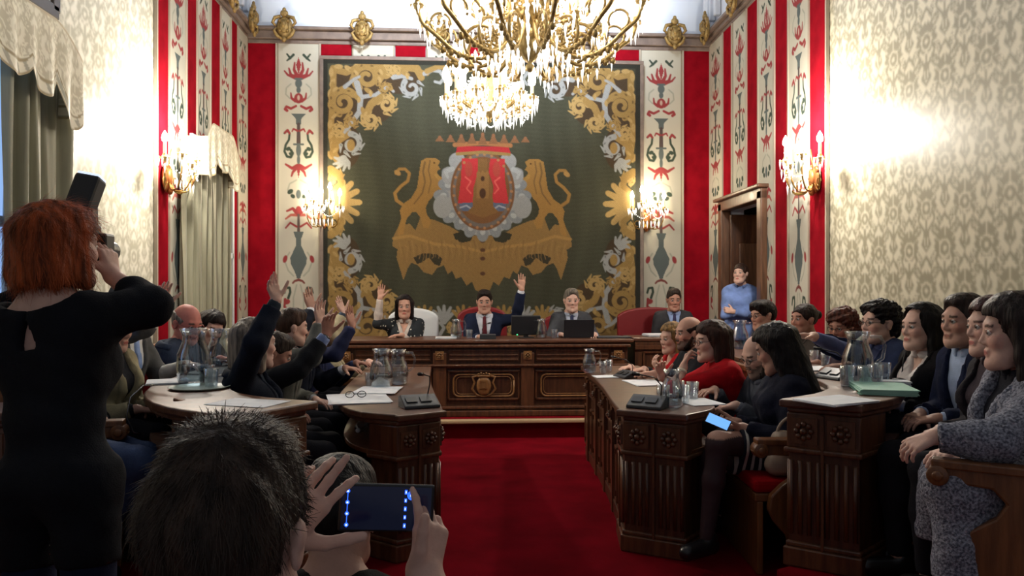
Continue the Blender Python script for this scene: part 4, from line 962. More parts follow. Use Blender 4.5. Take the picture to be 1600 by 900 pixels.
def head_prims(C, R, s, fem):
    def T(x, y, z): return C+R @ (Vector((x, y, z))*s)
    E = lambda c, r, k=.02: ('e', T(*c), tuple(q*s for q in r), R, k*s)
    Cn = lambda a, b_, ra, rb, k=.015: ('c', T(*a), T(*b_), ra*s, rb*s, k*s)
    j = .9 if fem else 1
    P_ = [E((0, -.012, .035), (.074, .094, .086)), E((0, .02, -.02), (.060, .07, .085), .03), Cn((-.03*j, .045, -.085), (.03*j, .045, -.085), .03, .03, .03), Cn((-.048*j, .0, -.05), (-.020*j, .064, -.096), .018, .015, .03), Cn((.048*j, .0, -.05), (.020*j, .064, -.096), .018, .015, .03),
          E((0, .078, -.103), (.02, .016, .018), .02), Cn((-.034, .074, .026), (.034, .074, .026), .013, .013, .018),
          Cn((0, .082, .012), (0, .099, -.025), .0065, .0095, .013), E((-.010, .090, -.032), (.0075, .010, .0065), .008), E((.010, .090, -.032), (.0075, .010, .0065), .008),
          Cn((-.016, .084, -.057), (.016, .084, -.057), .0075, .0075, .006), Cn((-.014, .083, -.068), (.014, .083, -.068), .0085, .0085, .006),
          E((-.038, .064, -.022), (.02, .018, .02), .025), E((.038, .064, -.022), (.02, .018, .02), .025)]
    for q in (-1, 1):
        P_ += [E((q*.077, -.008, -.005), (.007, .017, .03), .008), E((q*.083, -.014, .008), (.006, .012, .016), .006)]
    eyes = [T(-.031, .079, .004), T(.031, .079, .004)]
    return P_, eyes, T
HAND_T = {}
def hand_prims(W, d, n, right, curl=.2, spread=.1, s=1, thumb=None):
    d = Vector(d).normalized(); n = Vector(n); n = (n-d*n.dot(d)).normalized(); l = d.cross(n) if right else n.cross(d)
    P_ = []; curls = curl if isinstance(curl, (list, tuple)) else [curl]*4
    offs_ = (.030, .010, -.010, -.029); ln = (.070, .078, .073, .057)
    for i in range(4):
        kn = W+(d*(.088-.004*abs(i-1)**1.5)+l*offs_[i])*s; P_.append(('c', W+(d*.012+l*offs_[i]*.45)*s, kn, .0155*s, .0115*s, .012*s))
        a = 0; p = kn; sp = spread*(1.5-i)*.9
        for j_, fr in enumerate((.45, .31, .24)):
            a += curls[i]*(.75, 1.0, .7)[j_]
            dd = (d*math.cos(a)*math.cos(sp)+n*math.sin(a)+l*math.sin(sp)*math.cos(a)).normalized(); q = p+dd*ln[i]*fr*s
            P_.append(('c', p, q, (.0084-.0008*j_)*s, (.0077-.0009*j_)*s, .004*s)); p = q
    tb = W+(d*.022+l*.022+n*.004)*s
    t1 = (d*.62+l*.68+n*.3) if thumb is None else (d*thumb[0]+l*thumb[1]+n*thumb[2]); t1.normalize(); t2 = (t1*.8+d*.35+n*.12).normalized()
    p1 = tb+t1*.044*s; p2 = p1+t2*.033*s; p3 = p2+(t2*.9+n*.1*(1 if curls[0] > .3 else 0)).normalized()*.025*s
    P_ += [('c', tb, p1, .0165*s, .0115*s, .012*s), ('c', p1, p2, .0108*s, .0098*s, .004*s), ('c', p2, p3, .0098*s, .0078*s, .004*s)]
    return P_
def person(label, head, face, look=None, floor=0., seat=.46, stand=False, side=0., lean=None, s=1., skin=(196, 150, 128), fem=False, hair=('short', (40, 30, 26)), top=None, bottom=(28, 28, 34), arms=None, shoes=(22, 20, 20), glasses=None, beard=None, roll=0, fine=.0055, h=.013, hip=None, knees=None, extra=None, group=None, legs=True, skirt=None, tights=None, ankle=None, hs=1.0, fat=1.0, strands=None):
    """head: world point of the eye line centre. face: (dx,dy) the way the trunk faces"""
    fx = Vector((face[0], face[1], 0)).normalized(); yaw = math.atan2(-fx.x, fx.y)
    Rz = Matrix.Rotation(yaw, 3, 'Z'); Ri = Rz.transposed()
    look = Vector(look) if look is not None else Vector(fx); H = Vector(head)
    ln = .12 if lean is None else lean
    # solve the hip so that the head lands on its place
    hipz = floor+(seat+.095 if not stand else .90*s)
    lk = look.normalized(); nk = Vector((0, 0, 1))*.125*s+Vector((fx.x, fx.y, 0))*.035*s
    ht = H.z-hipz-nk.z; ts = ht/(.52*math.cos(ln)*math.cos(side)); ts_ = max(min(ts, 1.25*s), .72*s)
    hl = Vector((0, 0, 0)); u = Vector((math.sin(side), math.sin(ln), math.cos(ln)*math.cos(side))).normalized()
    root = H-(Rz @ (u*.52*ts_))-nk; org = Vector((root.x, root.y, floor))
    t = empty('person', org, yaw); tag(t, label, 'person', group)
    def Lc(p): return Ri @ (Vector(p)-org)
    def Ld(d): return Ri @ Vector(d)
    hp = Vector((0, 0, root.z-floor)); Hc = Lc(H); r = Vector((1, 0, 0)); r = (r-u*r.dot(u)).normalized(); f = u.cross(r)
    at = lambda a, b_, c: hp+r*a+f*b_+u*c
    k = ts_; w = s*(1 if not fem else .92)
    q = s*fat
    nb = at(0, -.01, .52*k)
    tor = [('c', at(-.078*q, 0, .0), at(.078*q, 0, .0), .100*q, .100*q), ('c', at(-.05*w*fat, .005, .16*k), at(.05*w*fat, .005, .16*k), .090*q, .090*q), ('c', at(-.062*w, .008, .29*k), at(.062*w, .008, .29*k), .094*q, .094*q), ('c', at(-.09*w, -.01, .385*k), at(.09*w, -.01, .385*k), .074*w, .074*w),
           ('c', at(-.130*w, -.012, .425*k), at(.130*w, -.012, .425*k), .050*w, .050*w), ('c', at(-.045, -.018, .455*k), at(.045, -.018, .455*k), .052*w, .052*w)]
    if fem: tor += [('c', at(-.065, .09, .31*k), at(-.065, .09, .31*k), .055*s, .055*s), ('c', at(.065, .09, .31*k), at(.065, .09, .31*k), .055*s, .055*s)]
    Hb = Hc-Ld(lk)*.03*s*hs+Vector((0, 0, -.055*s*hs)); neck = [('c', nb+u*.0, Hb, .058*w, .054*w), ('c', at(-.03, -.015, .49*k), at(.03, -.015, .49*k), .055*w, .055*w)]
    # legs
    L = {}; leg = []
    for i, sx in ((0, -1), (1, 1)):
        hj = hp+Vector((sx*.09*s, .0, -.01))
        if stand: kn = Vector((sx*.10*s, .02, .49*s)); an = Vector((sx*.11*s, -.01, .09*s))
        else:
            kn = Vector((sx*.13*s, .44*s, (seat+.07))); an = Vector((sx*.12*s, .43*s, .10))
        if knees and knees[i] is not None: kn = Lc(knees[i])
        if ankle and ankle[i] is not None: an = Lc(ankle[i])
        L[sx] = (hj, kn, an); leg.append([('c', hj, kn, .088*q, .058*q), ('c', kn, kn+(an-kn)*.4, .056*s, .054*s), ('c', kn+(an-kn)*.4, an, .054*s, .036*s)])
    # arms
    arms = arms or {}; AR = {}
    for sx in (-1, 1):
        sh = at(sx*.158*w, -.012, .425*k); a = arms.get('R' if sx > 0 else 'L', 'lap')
        if isinstance(a, str):
            if a == 'lap': a = dict(w=hp+Vector((sx*.07, .27*s, .10)), loc=True, d=(-sx*.5, .8, -.1), n=(0, 0, -1), curl=.35)
            elif a == 'desk': a = dict(w=hp+Vector((sx*.13, .38*s, .26)), loc=True, d=(-sx*.45, .85, 0), n=(0, 0, -1), curl=.3)
            elif a == 'side': a = dict(w=sh+Vector((sx*.06, .03, -.50*s)), loc=True, d=(0, .1, -1), n=(-sx, 0, 0), curl=.3)
            elif a == 'fold': a = dict(w=at(-sx*.075, .165-.03*sx, .22*k), loc=True, d=(-sx, -.25, .25), n=(0, -1, -.1), curl=.45, spread=.02, pole=(sx, .3, -1))
        wr = Vector(a['w']) if a.get('loc') else Lc(a['w']); d = Vector(a['d']) if a.get('loc') else Ld(a['d']); n = Vector(a['n']) if a.get('loc') else Ld(a['n'])
        la, lb = .285*s, .25*s; v = wr-sh; D = v.length
        pole = Vector(a.get('pole', (sx*.5, -.4, -1)))
        if a.get('elbow') is not None: el = Lc(a['elbow'])
        else:
            if D > (la+lb)*.995: 
                e = D/(la+lb)/.995; la *= e; lb *= e
            vn = v.normalized(); x = (la*la-lb*lb+D*D)/(2*D); hh = math.sqrt(max(la*la-x*x, 0)); pp = (pole-vn*pole.dot(vn)).normalized(); el = sh+vn*x+pp*hh
        AR[sx] = dict(sh=sh, el=el, wr=wr, hand=hand_prims(wr, d, n, sx > 0, a.get('curl', .2), a.get('spread', .045), s*(1 if not fem else .92)*a.get('hs', 1), a.get('thumb')), prims=[('c', sh, el, .052*w, .041*w), ('c', el, el+(wr-el)*.35, .041*w, .040*w), ('c', el+(wr-el)*.35, wr, .040*w, .026*w)])
    allp = tor+neck+sum(leg, [])+AR[-1]['prims']+AR[1]['prims']
    lo, hi = bounds(allp, .08); lo[2] = max(lo[2], -.02); g = Grid(lo, hi, h)
    Ft = field(g, tor, .06); Fnn = field(g, [neck[0]], .03); Fn = field(g, neck, .03, Ft.copy())
    Fa = {sx: field(g, AR[sx]['prims'], .025) for sx in (-1, 1)}; Fl = [field(g, l_, .03) for l_ in leg]
    def smin(a, b_, kk): hh = np.clip(.5+.5*(b_-a)/kk, 0, 1); return b_*(1-hh)+a*hh-kk*hh*(1-hh)
    body = smin(smin(Fn, Fa[-1], .03), Fa[1], .03)
    if legs: body = smin(smin(body, Fl[0], .03), Fl[1], .03)
    X, Y, Z = g.P(); xx = X-hp.x; yy = Y-hp.y; zz = Z-hp.z
    tt = xx*u.x+yy*u.y+zz*u.z; ff = xx*f.x+yy*f.y+zz*f.z; rr = xx*r.x+yy*r.y+zz*r.z
    V, Q = snet(body, g.lo, h)
    # hands and head on fine grids, joined into the same body mesh
    VV, QQ, CC = [V], [Q], []
    def colfor(V, base): 
        c = np.zeros((len(V), 3)); c[:] = lin(base); return c
    cb = colfor(V, skin)
    if tights is not None: m_ = (V[:, 2] < hp.z+.10) & (V[:, 1] > .17) | (V[:, 2] < hp.z-.02); cb[m_] = lin(tights)
    if knees is not None or not stand:
        pass
    CC.append(cb); nv = len(V)
    for sx in (-1, 1):
        hpz = AR[sx]['hand']+[('c', AR[sx]['wr']+(AR[sx]['el']-AR[sx]['wr'])*.3, AR[sx]['wr'], .033*w, .0265*w, .012), ('c', AR[sx]['wr'], AR[sx]['wr']+(Vector(AR[sx]['hand'][0][2])-AR[sx]['wr'])*.2, .0262*w, .022*w, .012)]
        lo, hi = bounds(hpz, .02); g2 = Grid(lo, hi, fine*.85); F2 = field(g2, hpz, .006); v2, q2 = snet(F2, g2.lo, g2.h); VV.append(v2); QQ.append(q2+nv); nv += len(v2); CC.append(colfor(v2, tuple(min(int(c_*1.04), 255) for c_ in skin)))
    Rh = orient(Ld(lk), (0, 0, 1), roll); hsz = s*hs
    hprim, eyes, T_ = head_prims(Hc, Rh, hsz, fem); hprim.append(('c', Hb+(nb-Hb)*.5, Hb, .056*w, .052*w, .03))
    lo, hi = bounds(hprim, .02); g3 = Grid(lo, hi, fine); F3 = field(g3, hprim, .02)
    for e in eyes:   # sockets
        X3, Y3, Z3 = g3.P(); c0 = e+Rh @ Vector((0, .014*hsz, .0)); dd = np.sqrt((X3-c0.x)**2+(Y3-c0.y)**2+(Z3-c0.z)**2)-.0155*hsz; kk = .010*hsz; a_, b_ = F3, -dd; hh = np.clip(.5-.5*(b_-a_)/kk, 0, 1); F3 = b_*(1-hh)+a_*hh+kk*hh*(1-hh)
    F3 = field(g3, [('c', T_(sx*.019, .0865, .0115), T_(sx*.044, .078, .0105), .0048*hsz, .0046*hsz) for sx in (-1, 1)]+[('c', T_(sx*.020, .084, -.0085), T_(sx*.042, .077, -.007), .0042*hsz, .004*hsz) for sx in (-1, 1)], .004*hsz, F3)
    v3, q3 = snet(F3, g3.lo, g3.h); VV.append(v3); QQ.append(q3+nv); nv += len(v3)
    hl_ = (v3-A_(Hc)) @ np.array(Rh)/hsz   # head coordinates
    c3 = colfor(v3, skin); x_, y_, z_ = hl_.T
    def tint(mask, col, a=1.0): c3[mask] = c3[mask]*(1-a)+np.array(lin(col))*a
    front = y_ > .05
    tint(front & (np.abs(np.abs(x_)-.042) < .022) & (np.abs(z_+.025) < .022), (min(skin[0]+12, 255), int(skin[1]*.88), int(skin[2]*.87)), .3)
    tint(front & (np.hypot(np.abs(x_)-.031, (z_-.002)*1.3) < .017), tuple(int(c_*.62) for c_ in skin), .6)
    lip = (176, 78, 76) if fem else tuple(int(a_*b__) for a_, b__ in zip(skin, (.80, .62, .60)))
    tint(front & (np.hypot(x_/.021, (z_+.0625)/.0088) < 1), lip, .75); tint(front & (np.abs(z_+.0625) < .0022) & (np.abs(x_) < .017), (112, 60, 54), .45)
    hcol = hair[1]; bc = hcol if hair[0] != 'balding' else tuple(int(c_*.7) for c_ in hcol)
    tint(front & (np.abs(z_-(.026-.10*(np.abs(x_)-.032)**2*8)) < (.0042 if fem else .0058)) & (np.abs(np.abs(x_)-.033) < .017), tuple(int(c_*.75) for c_ in bc), .85)
    if beard:
        bm = (y_ > -.01) & (z_ < -.035) & (z_ > -.135) & ~((np.hypot(x_/.022, (z_+.06)/.011) < 1)) & ((z_ < -.052-.0*x_) | (np.abs(x_) > .03) | (z_ < -.045)); tint(bm & ((z_ < -.05) | (np.abs(x_) > .05)), beard, .8)
    CC.append(c3)
    me = fast_mesh('body', np.concatenate(VV), np.concatenate(QQ), np.concatenate(CC)); bo = link('body', me, skin_mat(), t)
    # eyes
    for e in eyes:
        b = MB(); b.ball(e, .0118*hsz, 12, Rh); mm = b.mesh('eye'); vs = np.array([v.co for v in mm.vertices]); hh = (vs-A_(e)) @ np.array(Rh)/(.0118*hsz)
        cc = np.ones((len(vs), 4)); cc[:, :3] = lin((206, 200, 194)); rad = np.hypot(hh[:, 0], hh[:, 2]); cc[(hh[:, 1] > 0) & (rad < .68), :3] = lin((52, 36, 28)); a_ = mm.color_attributes.new('Col', 'FLOAT_COLOR', 'POINT'); a_.data.foreach_set('color', cc.astype(np.float32).ravel())
        link('eye', mm, mat('eye', (255, 255, 255), .2, vcol=True), t)
    # ---- hair
    def HE(c, r_, kk=.02): return ('e', T_(*c), tuple(q_*hsz for q_ in r_), Rh, kk*hsz)
    def HC(a, b_, ra, rb, kk=.03): return ('c', T_(*a), T_(*b_), ra*hsz, rb*hsz, kk*hsz)
    ht_ = hair[0]; amp, fr_ = .003, 120
    if ht_ != 'none':
        hpz = [HE((0, -.014, .036), (.0815, .102, .095))]; vol = []
        if ht_ in ('bob', 'mid', 'long', 'short'): amp, fr_ = .0042, 85
        if ht_ in ('short', 'neat'): vol = [HE((0, .01, .095), (.064, .078, .034), .03), HE((.0, -.06, .02), (.07, .05, .07), .03)]
        if ht_ == 'fringe': vol = [HE((0, .035, .085), (.075, .07, .042), .03), HE((0, .075, .055), (.062, .022, .026), .02), HE((.0, -.05, .02), (.08, .06, .08), .03)]
        if ht_ == 'bun': vol = [HE((0, -.125, .045), (.036, .034, .036), .015)]
        if ht_ == 'tied': vol = [HC((0, -.10, .0), (0, -.12, -.1), .03, .02)]
        if ht_ in ('bob', 'long', 'mid'):
            e_ = hair[4] if len(hair) > 4 else {'bob': -.115, 'mid': -.19, 'long': -.30}[ht_]; bw = hair[2] if len(hair) > 2 else 1.0
            for sx in (-1, 1): vol += [HC((sx*.072, .0, .05), (sx*.082*bw, -.005, max(e_, -.15)), .028*bw, .027*bw), HC((sx*.06, -.05, .04), (sx*.07*bw, -.06, e_), .042*bw, .03*bw)]
            vol += [HC((0, -.07, .05), (0, -.09*bw, e_), .055*bw, .034*bw), HC((-.03, -.07, .04), (-.045*bw, -.085*bw, e_+.01), .05*bw, .03*bw), HC((.03, -.07, .04), (.045*bw, -.085*bw, e_+.01), .05*bw, .03*bw), HE((0, .0, .075), (.078*bw, .088*bw, .058), .03)]
        if ht_ == 'curly':
            vol = [HE((0, -.01, .075), (.095, .10, .065), .03), HE((0, -.06, .01), (.095, .07, .09), .03), HE((0, .05, .085), (.07, .045, .035), .02)]; amp, fr_ = .011, 95
        if ht_ == 'curlybob':
            vol = [HE((0, -.01, .07), (.105, .105, .07), .03), HE((0, -.05, -.01), (.112, .075, .10), .03)]; amp, fr_ = .011, 90
        hpz += vol; lo, hi = bounds(hpz, .02); g4 = Grid(lo, hi, fine*1.0); F4 = field(g4, hpz, .03)
        X4, Y4, Z4 = g4.P(); x4, y4, z4 = X4-Hc.x, Y4-Hc.y, Z4-Hc.z; R9 = np.array(Rh)
        hx, hy, hz = [(x4*R9[0, c_]+y4*R9[1, c_]+z4*R9[2, c_])/hsz for c_ in range(3)]
        hairline = {'short': 0, 'neat': .0, 'fringe': -.03, 'bun': -.02, 'tied': -.028, 'curly': -.01, 'balding': 0}.get(ht_, 0)
        if ht_ in ('bob', 'long', 'mid', 'curlybob'):
            part = hair[3] if len(hair) > 3 else .060
            cut = np.maximum.reduce([np.broadcast_to(-(hy-.015)*.9, F4.shape), np.broadcast_to(np.abs(hx)-(.060), F4.shape), np.broadcast_to(hz-part-.018+np.abs(hx)*.25, F4.shape)])*hsz   # face window
            F4 = np.maximum(F4, -cut)
        else:
            F4 = np.maximum(F4, ((hy*1.28-.022+hairline-hz-.004*np.sin(hx*60)-.10*np.abs(hx))/1.6)*hsz)
            F4 = np.maximum(F4, ((-.10)-hz)*hsz if ht_ not in ('tied',) else F4)
            earc = (np.sqrt((np.abs(hx)-.085)**2+((hy+.006)*.9)**2+((hz+.012)*.8)**2)-.030)*hsz; F4 = np.maximum(F4, -earc)
        if ht_ == 'balding': F4 = np.maximum(F4, np.maximum((hz-.062+.25*np.abs(hx)*0), hz-.05-(-hy)*.35)*hsz)
        v4, q4 = snet(F4, g4.lo, g4.h)
        if len(v4):
            lv = (v4-A_(Hc)) @ R9
            d4 = wob(lv, amp*hsz, fr_, 3, (1, 1, .35 if amp < .01 else 1)); v4 = disp(v4, q4, d4)
            ho = link('hair', fast_mesh('hair', v4, q4), hair_mat(hcol), t)
            if strands:
                n_, ln_, lift = strands; rg = np.random.default_rng(5); c_ = v4[q4].mean(1); nn = np.cross(v4[q4[:, 2]]-v4[q4[:, 0]], v4[q4[:, 3]]-v4[q4[:, 1]]); nn /= np.maximum(np.linalg.norm(nn, axis=1), 1e-9)[:, None]
                hp_ = (c_-A_(Hc)) @ R9; out = (nn*(c_-A_(Hc))).sum(1) > 0; ids = rg.choice(np.nonzero(out)[0], n_); p0 = c_[ids]; nv_ = nn[ids]
                hl2 = (p0-A_(Hc)) @ R9; crown = np.array([.01, -.06, .10])*hsz; dl = hl2-crown; dl[:, 2] -= .03; dl /= np.linalg.norm(dl, axis=1)[:, None]; dw = dl @ R9.T if False else dl @ np.linalg.inv(R9)
                dw -= nv_*(dw*nv_).sum(1)[:, None]; dw /= np.maximum(np.linalg.norm(dw, axis=1), 1e-6)[:, None]; dw += rg.normal(0, .22, dw.shape)
                L_ = ln_*rg.uniform(.6, 1.3, n_); rad = .0007*hsz; VS = []; side = np.cross(dw, nv_); side /= np.maximum(np.linalg.norm(side, axis=1), 1e-6)[:, None]
                for k_ in range(4):
                    t_ = k_/3.; c3_ = p0+dw*(L_*t_)[:, None]+nv_*(lift*math.sin(t_*2.4)*L_/ln_-.001)[:, None]; r_ = rad*(1-.75*t_)
                    VS += [c3_+side*r_, c3_-side*r_]
                VS = np.stack(VS, 1).reshape(-1, 3); bse = np.arange(n_)[:, None]*8; FS = np.concatenate([bse+np.array([[2*k_, 2*k_+1, 2*k_+3, 2*k_+2]]) for k_ in range(3)])
                link('hair_strands', fast_mesh('hair_strands', VS, FS), hair_mat(hcol), t)
    if beard:
        bp = [HE((0, .03, -.085), (.055, .058, .042), .02), HC((-.02, .094, -.048), (.02, .094, -.048), .006, .006, .01)]
        for sx in (-1, 1): bp.append(HC((sx*.062, .0, -.02), (sx*.045, .045, -.09), .013, .018))
        lo, hi = bounds(bp, .02); g5 = Grid(lo, hi, fine); F5 = field(g5, bp, .02)
        X4, Y4, Z4 = g5.P(); x4, y4, z4 = X4-Hc.x, Y4-Hc.y, Z4-Hc.z; R9 = np.array(Rh); hx, hy, hz = [(x4*R9[0, c_]+y4*R9[1, c_]+z4*R9[2, c_])/hsz for c_ in range(3)]
        cut = np.maximum.reduce([np.broadcast_to(np.abs(hx)-.019, F5.shape), np.broadcast_to(np.abs(hz+.062)-.010, F5.shape), np.broadcast_to(.05-hy, F5.shape)])*hsz; F5 = np.maximum(F5, -cut)
        v5, q5 = snet(F5, g5.lo, g5.h); link('beard', fast_mesh('beard', disp(v5, q5, wob(v5, .002, 150, 2)), q5), hair_mat(beard), t)
    if glasses is not None:
        b = MB()
        for sx in (-1, 1):
            pts = [T_(sx*.032+.021*math.cos(a), .102-.004*abs(math.cos(a)), .002+.0165*math.sin(a)) for a in np.linspace(0, 2*PI, 17)]; b.tube(pts, .0017*hsz, 6, cap=False)
            b.tube([T_(sx*.053, .100, .006), T_(sx*.074, .06, .008), T_(sx*.082, -.005, .01)], .0016*hsz, 6)
        b.tube([T_(-.011, .103, .004), T_(0, .106, .007), T_(.011, .103, .004)], .0016*hsz, 6); b.build('glasses', mat('spectacle_frame_%d' % glasses[0], glasses, .3), t)
    # ---- garments
    def garment(name, F, m, wv=.004, fr=28, seed=1, parent=None):
        F[0], F[-1] = 1, 1; F[:, 0], F[:, -1] = 1, 1; F[:, :, 0], F[:, :, -1] = 1, 1
        v, q_ = snet(F, g.lo, h)
        if not len(v): return None
        if wv: v = disp(v, q_, wob(v, wv, fr, seed)+wob(v, wv*.35, fr*2.6, seed+5))
        return link(name, fast_mesh(name, v, q_), m, parent or t)
    def sleeve(sx, fr, off):
        a = AR[sx]; F = field(g, [('c', a['sh'], a['el'], .052*w, .041*w), ('c', a['el'], a['el']+(a['wr']-a['el'])*.35, .041*w, .040*w), ('c', a['el']+(a['wr']-a['el'])*.35, a['wr'], .040*w, .030*w)], .025)-off
        if 0 < fr <= .5:
            c0 = a['el']+(a['wr']-a['el'])*fr; F = field(g, [('c', a['sh'], a['el'], .052*w, .041*w), ('c', a['el'], c0, .041*w, .040*w)], .025)-off
        elif fr >= 1 or fr > 0:
            c0 = a['el']+(a['wr']-a['el'])*fr; dn = (a['wr']-a['el']).normalized(); pl = (X-c0.x)*dn.x+(Y-c0.y)*dn.y+(Z-c0.z)*dn.z
            ra = np.sqrt((X-a['wr'].x)**2+(Y-a['wr'].y)**2+(Z-a['wr'].z)**2)-(a['wr']-a['el']).length*(1-fr)-.09
            near = np.maximum(pl, -1e3); F = np.where(ra < .0, np.maximum(F, pl), F) if fr > .5 else np.maximum(F, pl)
        else:
            c0 = a['sh']+(a['el']-a['sh'])*(1+fr); dn = (a['el']-a['sh']).normalized(); F = np.maximum(F, (X-c0.x)*dn.x+(Y-c0.y)*dn.y+(Z-c0.z)*dn.z)
        return F
    if top:
        oo = top.get('off', .020); sf = top.get('sleeve', .9); base = smin(smin(Ft-oo, sleeve(-1, sf, oo*.8), .035), sleeve(1, sf, oo*.8), .035)
        hem = top.get('hem', -.10)
        if stand: base = smin(base, np.maximum(np.minimum(Fl[0], Fl[1])-oo*.9, np.broadcast_to(tt-.02, g.n)), .05)
        base = np.maximum(base, hem-tt)
        neckcut = top.get('neck', .0)
        def vcut(t0, t1, w1, dep=.0):
            wdt = np.clip((tt-t0*k)/((t1-t0)*k), 0, 1)*w1; return np.maximum.reduce([np.broadcast_to(np.abs(rr)-wdt, g.n), np.broadcast_to(dep-ff, g.n), np.broadcast_to(t0*k-tt, g.n)])
        if top.get('shirt') is not None:
            sh = smin(smin(np.minimum(Ft-.009, np.maximum(Fn-.012, tt-(.515*k))), sleeve(-1, .97, .006), .02), sleeve(1, .97, .006), .02)
            sh = np.maximum(sh, -.05-tt)
            if top.get('open'): sh = np.maximum(sh, -vcut(*top['open']))
            so = garment('shirt', sh, cloth(top['shirt'], .8, top.get('skind', 'plain')), .002, 30)
            if top.get('tie') is not None:
                tw_ = .018+.018*np.clip((.46*k-tt)/(.3*k), 0, 1); tie = np.maximum.reduce([smin(Ft, Fn, .03)-.019, np.broadcast_to(np.abs(rr)-tw_, g.n), np.broadcast_to(-ff, g.n), np.broadcast_to(tt-.505*k, g.n), np.broadcast_to(.12*k-tt, g.n)]); garment('tie', tie, cloth(top['tie'], .5), 0)
            # collar points
            ck = smin(Ft, Fn, .03)-.020; cr = np.maximum.reduce([ck, np.broadcast_to(np.abs(tt-.500*k)-.022, g.n), np.broadcast_to(-(np.abs(rr)-.012), g.n), np.broadcast_to(-ff-.09, g.n), Fnn-.036, -(Fnn-.004)]); garment('collar', cr, cloth(top['shirt'], .8, 'plain'), 0)
        kind = top.get('kind', 'jacket')
        if kind == 'jacket':
            t0 = top.get('v', .16); wv_ = top.get('vw', .072); c1 = vcut(t0, .50, wv_); J = np.maximum(base, -c1)
            if top.get('openfront'): J = np.maximum(J, -np.maximum.reduce([np.broadcast_to(np.abs(rr)-.028-.05*np.clip(-tt/.3+.5, 0, 1), g.n), np.broadcast_to(-ff, g.n), np.broadcast_to(tt-t0*k-.03, g.n)]))
            garment('jacket', J, cloth(top['col'], .9, top.get('ck', 'plain')), top.get('fold', .005), 26, 2)
            wd = np.clip((tt-t0*k)/((.50-t0)*k), 0, 1)*wv_; lp = np.maximum.reduce([base-.007, np.broadcast_to(np.abs(rr)-wd-.040+.02*np.clip((tt-.38*k)/.05, -1, 1), g.n), -c1, np.broadcast_to(-ff, g.n), np.broadcast_to(t0*k-tt, g.n)])
            ring = np.maximum.reduce([smin(Ft, Fn, .05)-.030, np.broadcast_to(np.abs(tt-.49*k)-.022, g.n), np.broadcast_to(ff-.02, g.n)])
            garment('lapel', np.minimum(lp, np.maximum(ring, -(Fn-.012))), cloth(top.get('lapel', top['col']), .9, top.get('ck', 'plain')), 0)
        else:
            J = base
            for c_ in top.get('cuts', []): J = np.maximum(J, -c_(rr, ff, tt, k, g.n))
            if top.get('vneck'): J = np.maximum(J, -vcut(*top['vneck']))
            if top.get('turtle'): J = smin(J, np.maximum(Fn-.016, tt-(.535*k)), .02)
            garment({'sweater': 'sweater', 'blouse': 'blouse', 'shirt': 'shirt'}.get(kind, kind), J, cloth(top['col'], .9, top.get('ck', 'plain')), top.get('fold', .004), 26, 3)
            if kind == 'shirt' or top.get('collar'):
                ck = smin(Ft, Fn, .03)-.022; cr = np.maximum.reduce([ck, np.broadcast_to(np.abs(tt-.500*k)-.025, g.n), np.broadcast_to(-(np.abs(rr)-.02), g.n), Fnn-.036, -(Fnn-.006)]); garment('collar', cr, cloth(tuple(int(c_*.9) for c_ in top['col']), .8), 0)
    if bottom is not None and legs:
        ct = (.10 if not top else min(.06, top.get('hem', -.10)+.05)); ct = max(ct, -.05)
        Tr = smin(smin(np.maximum(Ft, tt-(.07 if stand else ct)), Fl[0], .04), Fl[1], .04)-.011
        Tr = np.maximum(Tr, np.broadcast_to(.10-Z, g.n)); Tr = np.maximum(Tr, np.broadcast_to(tt-ct, g.n)) if stand else np.maximum(Tr, np.minimum(np.broadcast_to(tt-ct-.03, g.n), np.broadcast_to(.115-ff, g.n)) if ln < .3 else -1); garment('trousers', Tr, cloth(bottom, .9), .004, 24, 4)
    if skirt is not None:
        a, b_ = L[-1], L[1]; km = (a[1]+b_[1])/2
        S_ = [('c', a[0], a[0]+(a[1]-a[0])*.8, .10*s, .072*s), ('c', b_[0], b_[0]+(b_[1]-b_[0])*.8, .10*s, .072*s), ('c', hp, (a[0]+b_[0])/2*.2+km*.8, .09, .05)]
        Fs = smin(field(g, S_, .05), np.maximum(Ft, tt-.09), .04)-.012; dn = (km-hp).normalized(); c0 = hp+(km-hp)*.78
        Fs = np.maximum(Fs, np.broadcast_to((X-c0.x)*dn.x+(Y-c0.y)*dn.y+(Z-c0.z)*dn.z, g.n)); garment('skirt', Fs, cloth(skirt, .9, 'hstripe'), .003, 20, 4)
    if legs:
        for sx in (-1, 1):
            hj, kn, an = L[sx]; fd = Vector((sx*.12, 1, 0)).normalized(); fd2 = Vector((kn.x-hj.x, kn.y-hj.y, 0)); fd = fd2.normalized() if fd2.length > .1 and not stand else fd
            z = max(an.z-.055, .032); sp = [('c', Vector((an.x, an.y, an.z-.01))-fd*.02, Vector((an.x, an.y, z))-fd*.035, .04, .034), ('c', Vector((an.x, an.y, z))-fd*.03, Vector((an.x, an.y, z-.004))+fd*.15, .036, .030), ('c', Vector((an.x, an.y, z))+fd*.02, Vector((an.x, an.y, z))+fd*.13, .038, .036)]
            lo, hi = bounds(sp, .03); g6 = Grid(lo, hi, .009); F6 = field(g6, sp, .03); X6, Y6, Z6 = g6.P(); F6 = np.maximum(F6, np.broadcast_to(.004-Z6, g6.n)); v6, q6 = snet(F6, g6.lo, g6.h)
            link('shoe', fast_mesh('shoe', v6, q6), mat('shoe_leather_%d' % shoes[0], shoes, .35), t)
    info = dict(root=t, org=org, Rz=Rz, Lc=Lc, at=at, T=T_, AR=AR, L=L, hp=hp, g=g, Ft=Ft, Fa=Fa, tt=tt, ff=ff, rr=rr, k=k, garment=garment, smin=smin, Fl=Fl, head=Hc)
    if extra: extra(info)
    return info
